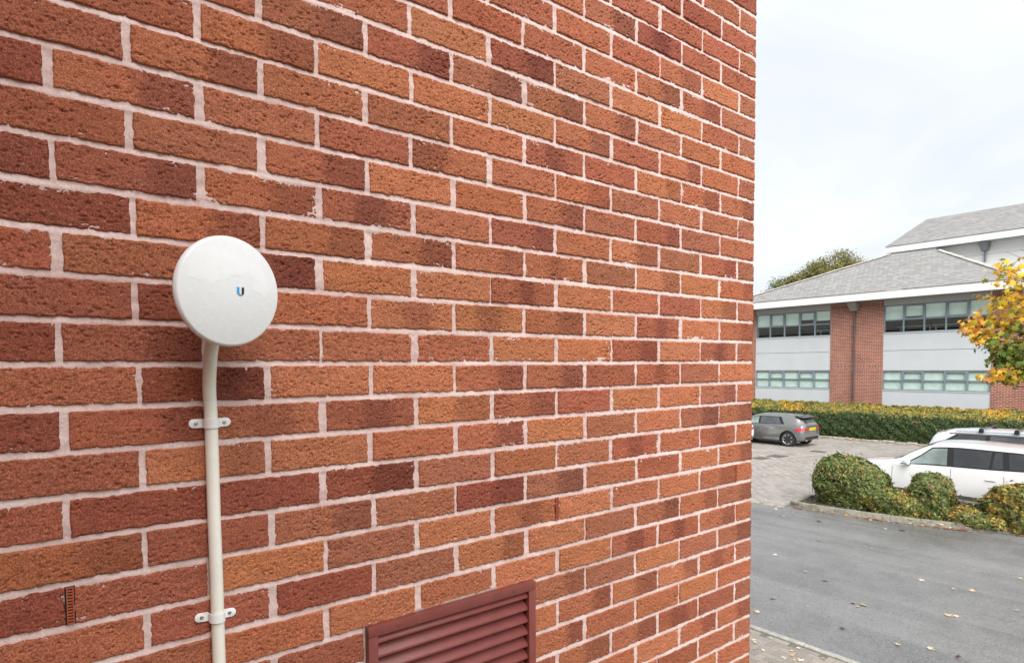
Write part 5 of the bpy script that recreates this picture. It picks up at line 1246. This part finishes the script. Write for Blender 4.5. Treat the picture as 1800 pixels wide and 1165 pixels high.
hseams = [[(0.92, z) for z in np.linspace(.34, .86, 8)], [(0.05, z) for z in np.linspace(.30, .92, 8)], [(-0.98, .93), (-1.0, .84), (-0.96, .72), (-.9, .6), (-.86, .42)]]
def hatch_extra(root, C, plate=True):
    h = 2.015
    for sg in (-1, 1):
        grid_patch(lambda u, v: C.low(-2.005 + .34 * u, .735 + (.15 - .03 * u) * v, 0.008, sg), np.linspace(0, 1, 8), np.linspace(0, 1, 4)).build('tail_light', MT['tail'], root, smooth=True)
        MB().box((-2.024, min(sg * .42, sg * .63), .75), (-2.006, max(sg * .42, sg * .63), .85)).build('tail_light', MT['tail'], root, bevel=.006)
        grid_patch(lambda u, v: C.low(1.66 + .32 * u, .60 + .12 * v, 0.006, sg), np.linspace(0, 1, 5), np.linspace(0, 1, 3)).build('headlight', MT['lamp'], root, smooth=True)
        MB().tube([(-2.0, sg * .52, .31), (-2.035, sg * .52, .31)], [.045, .045], 14).build('exhaust_trim', MT['chrome'], root, smooth=True)
        strip([C.low(x, .44, 0.008, sg) for x in np.linspace(-.85, .8, 8)], Vector((0, 0, .02)), root, 'side_crease', MT['grey_paint'])
    MB().box((-2.031, -.56, .33), (-2.008, .56, .46)).build('bumper_insert', MT['trim'], root, bevel=.01)
    sp_ = MB().add([(-1.86, -.58, 1.315), (-1.86, .58, 1.315), (-1.50, .61, 1.400), (-1.50, -.61, 1.400), (-1.88, -.56, 1.285), (-1.88, .56, 1.285), (-1.56, .6, 1.33), (-1.56, -.6, 1.33)], [(0, 1, 2, 3), (4, 7, 6, 5), (0, 4, 5, 1), (1, 5, 6, 2), (2, 6, 7, 3), (3, 7, 4, 0)]); sp_.build('spoiler', MT['gloss_black'], root, bevel=.008)
    MB().lathe([(.022, 0), (.016, .03), (.004, .07), (.001, .075)], 10, Matrix.Translation((-1.2, 0, 1.40))).build('aerial', MT['gloss_black'], root, smooth=True)
    p = MB().box((-2.034, -.26, .745), (-2.019, .26, .855)).build('number_plate', MT['plate'], root)
    return p
hatch = make_car('grey_hatchback', 'small grey five door hatchback with yellow rear plate parked near the hedge', 'hatchbacks in the car park', HS, MT['grey_paint'], hw, hwins, (0.44, 1.14), (-1.93, -1.60, .80), hseams, [(-.86, .80), (.16, .79)], hatch_extra, roofmat=None, spokes=7)
hatch.location = (25.62, 14.22, 0); hatch.rotation_euler = (0, 0, R(90))
pl = [c for c in hatch.children if c.name.startswith('number_plate')][0]
rq = random.Random(9)
for i in range(7):
    y_ = -.21 + i * .062 + (.02 if i > 3 else 0)
    q = MB().box((-2.0355, y_, .77), (-2.0335, y_ + .034, .83)).build('plate_character', MT['trim'], hatch); q.parent = pl
# a white hatchback whose tail just shows past the corner of the brick wall
wh = make_car('white_hatchback', 'white car almost wholly hidden behind the corner of the brick wall', 'hatchbacks in the car park', HS, MT['white_paint'], hw, hwins, (0.44, 1.14), (-1.93, -1.60, .80), hseams, [], hatch_extra, spokes=7)
wh.location = (23.35, 16.12, 0); wh.rotation_euler = (0, 0, R(90))
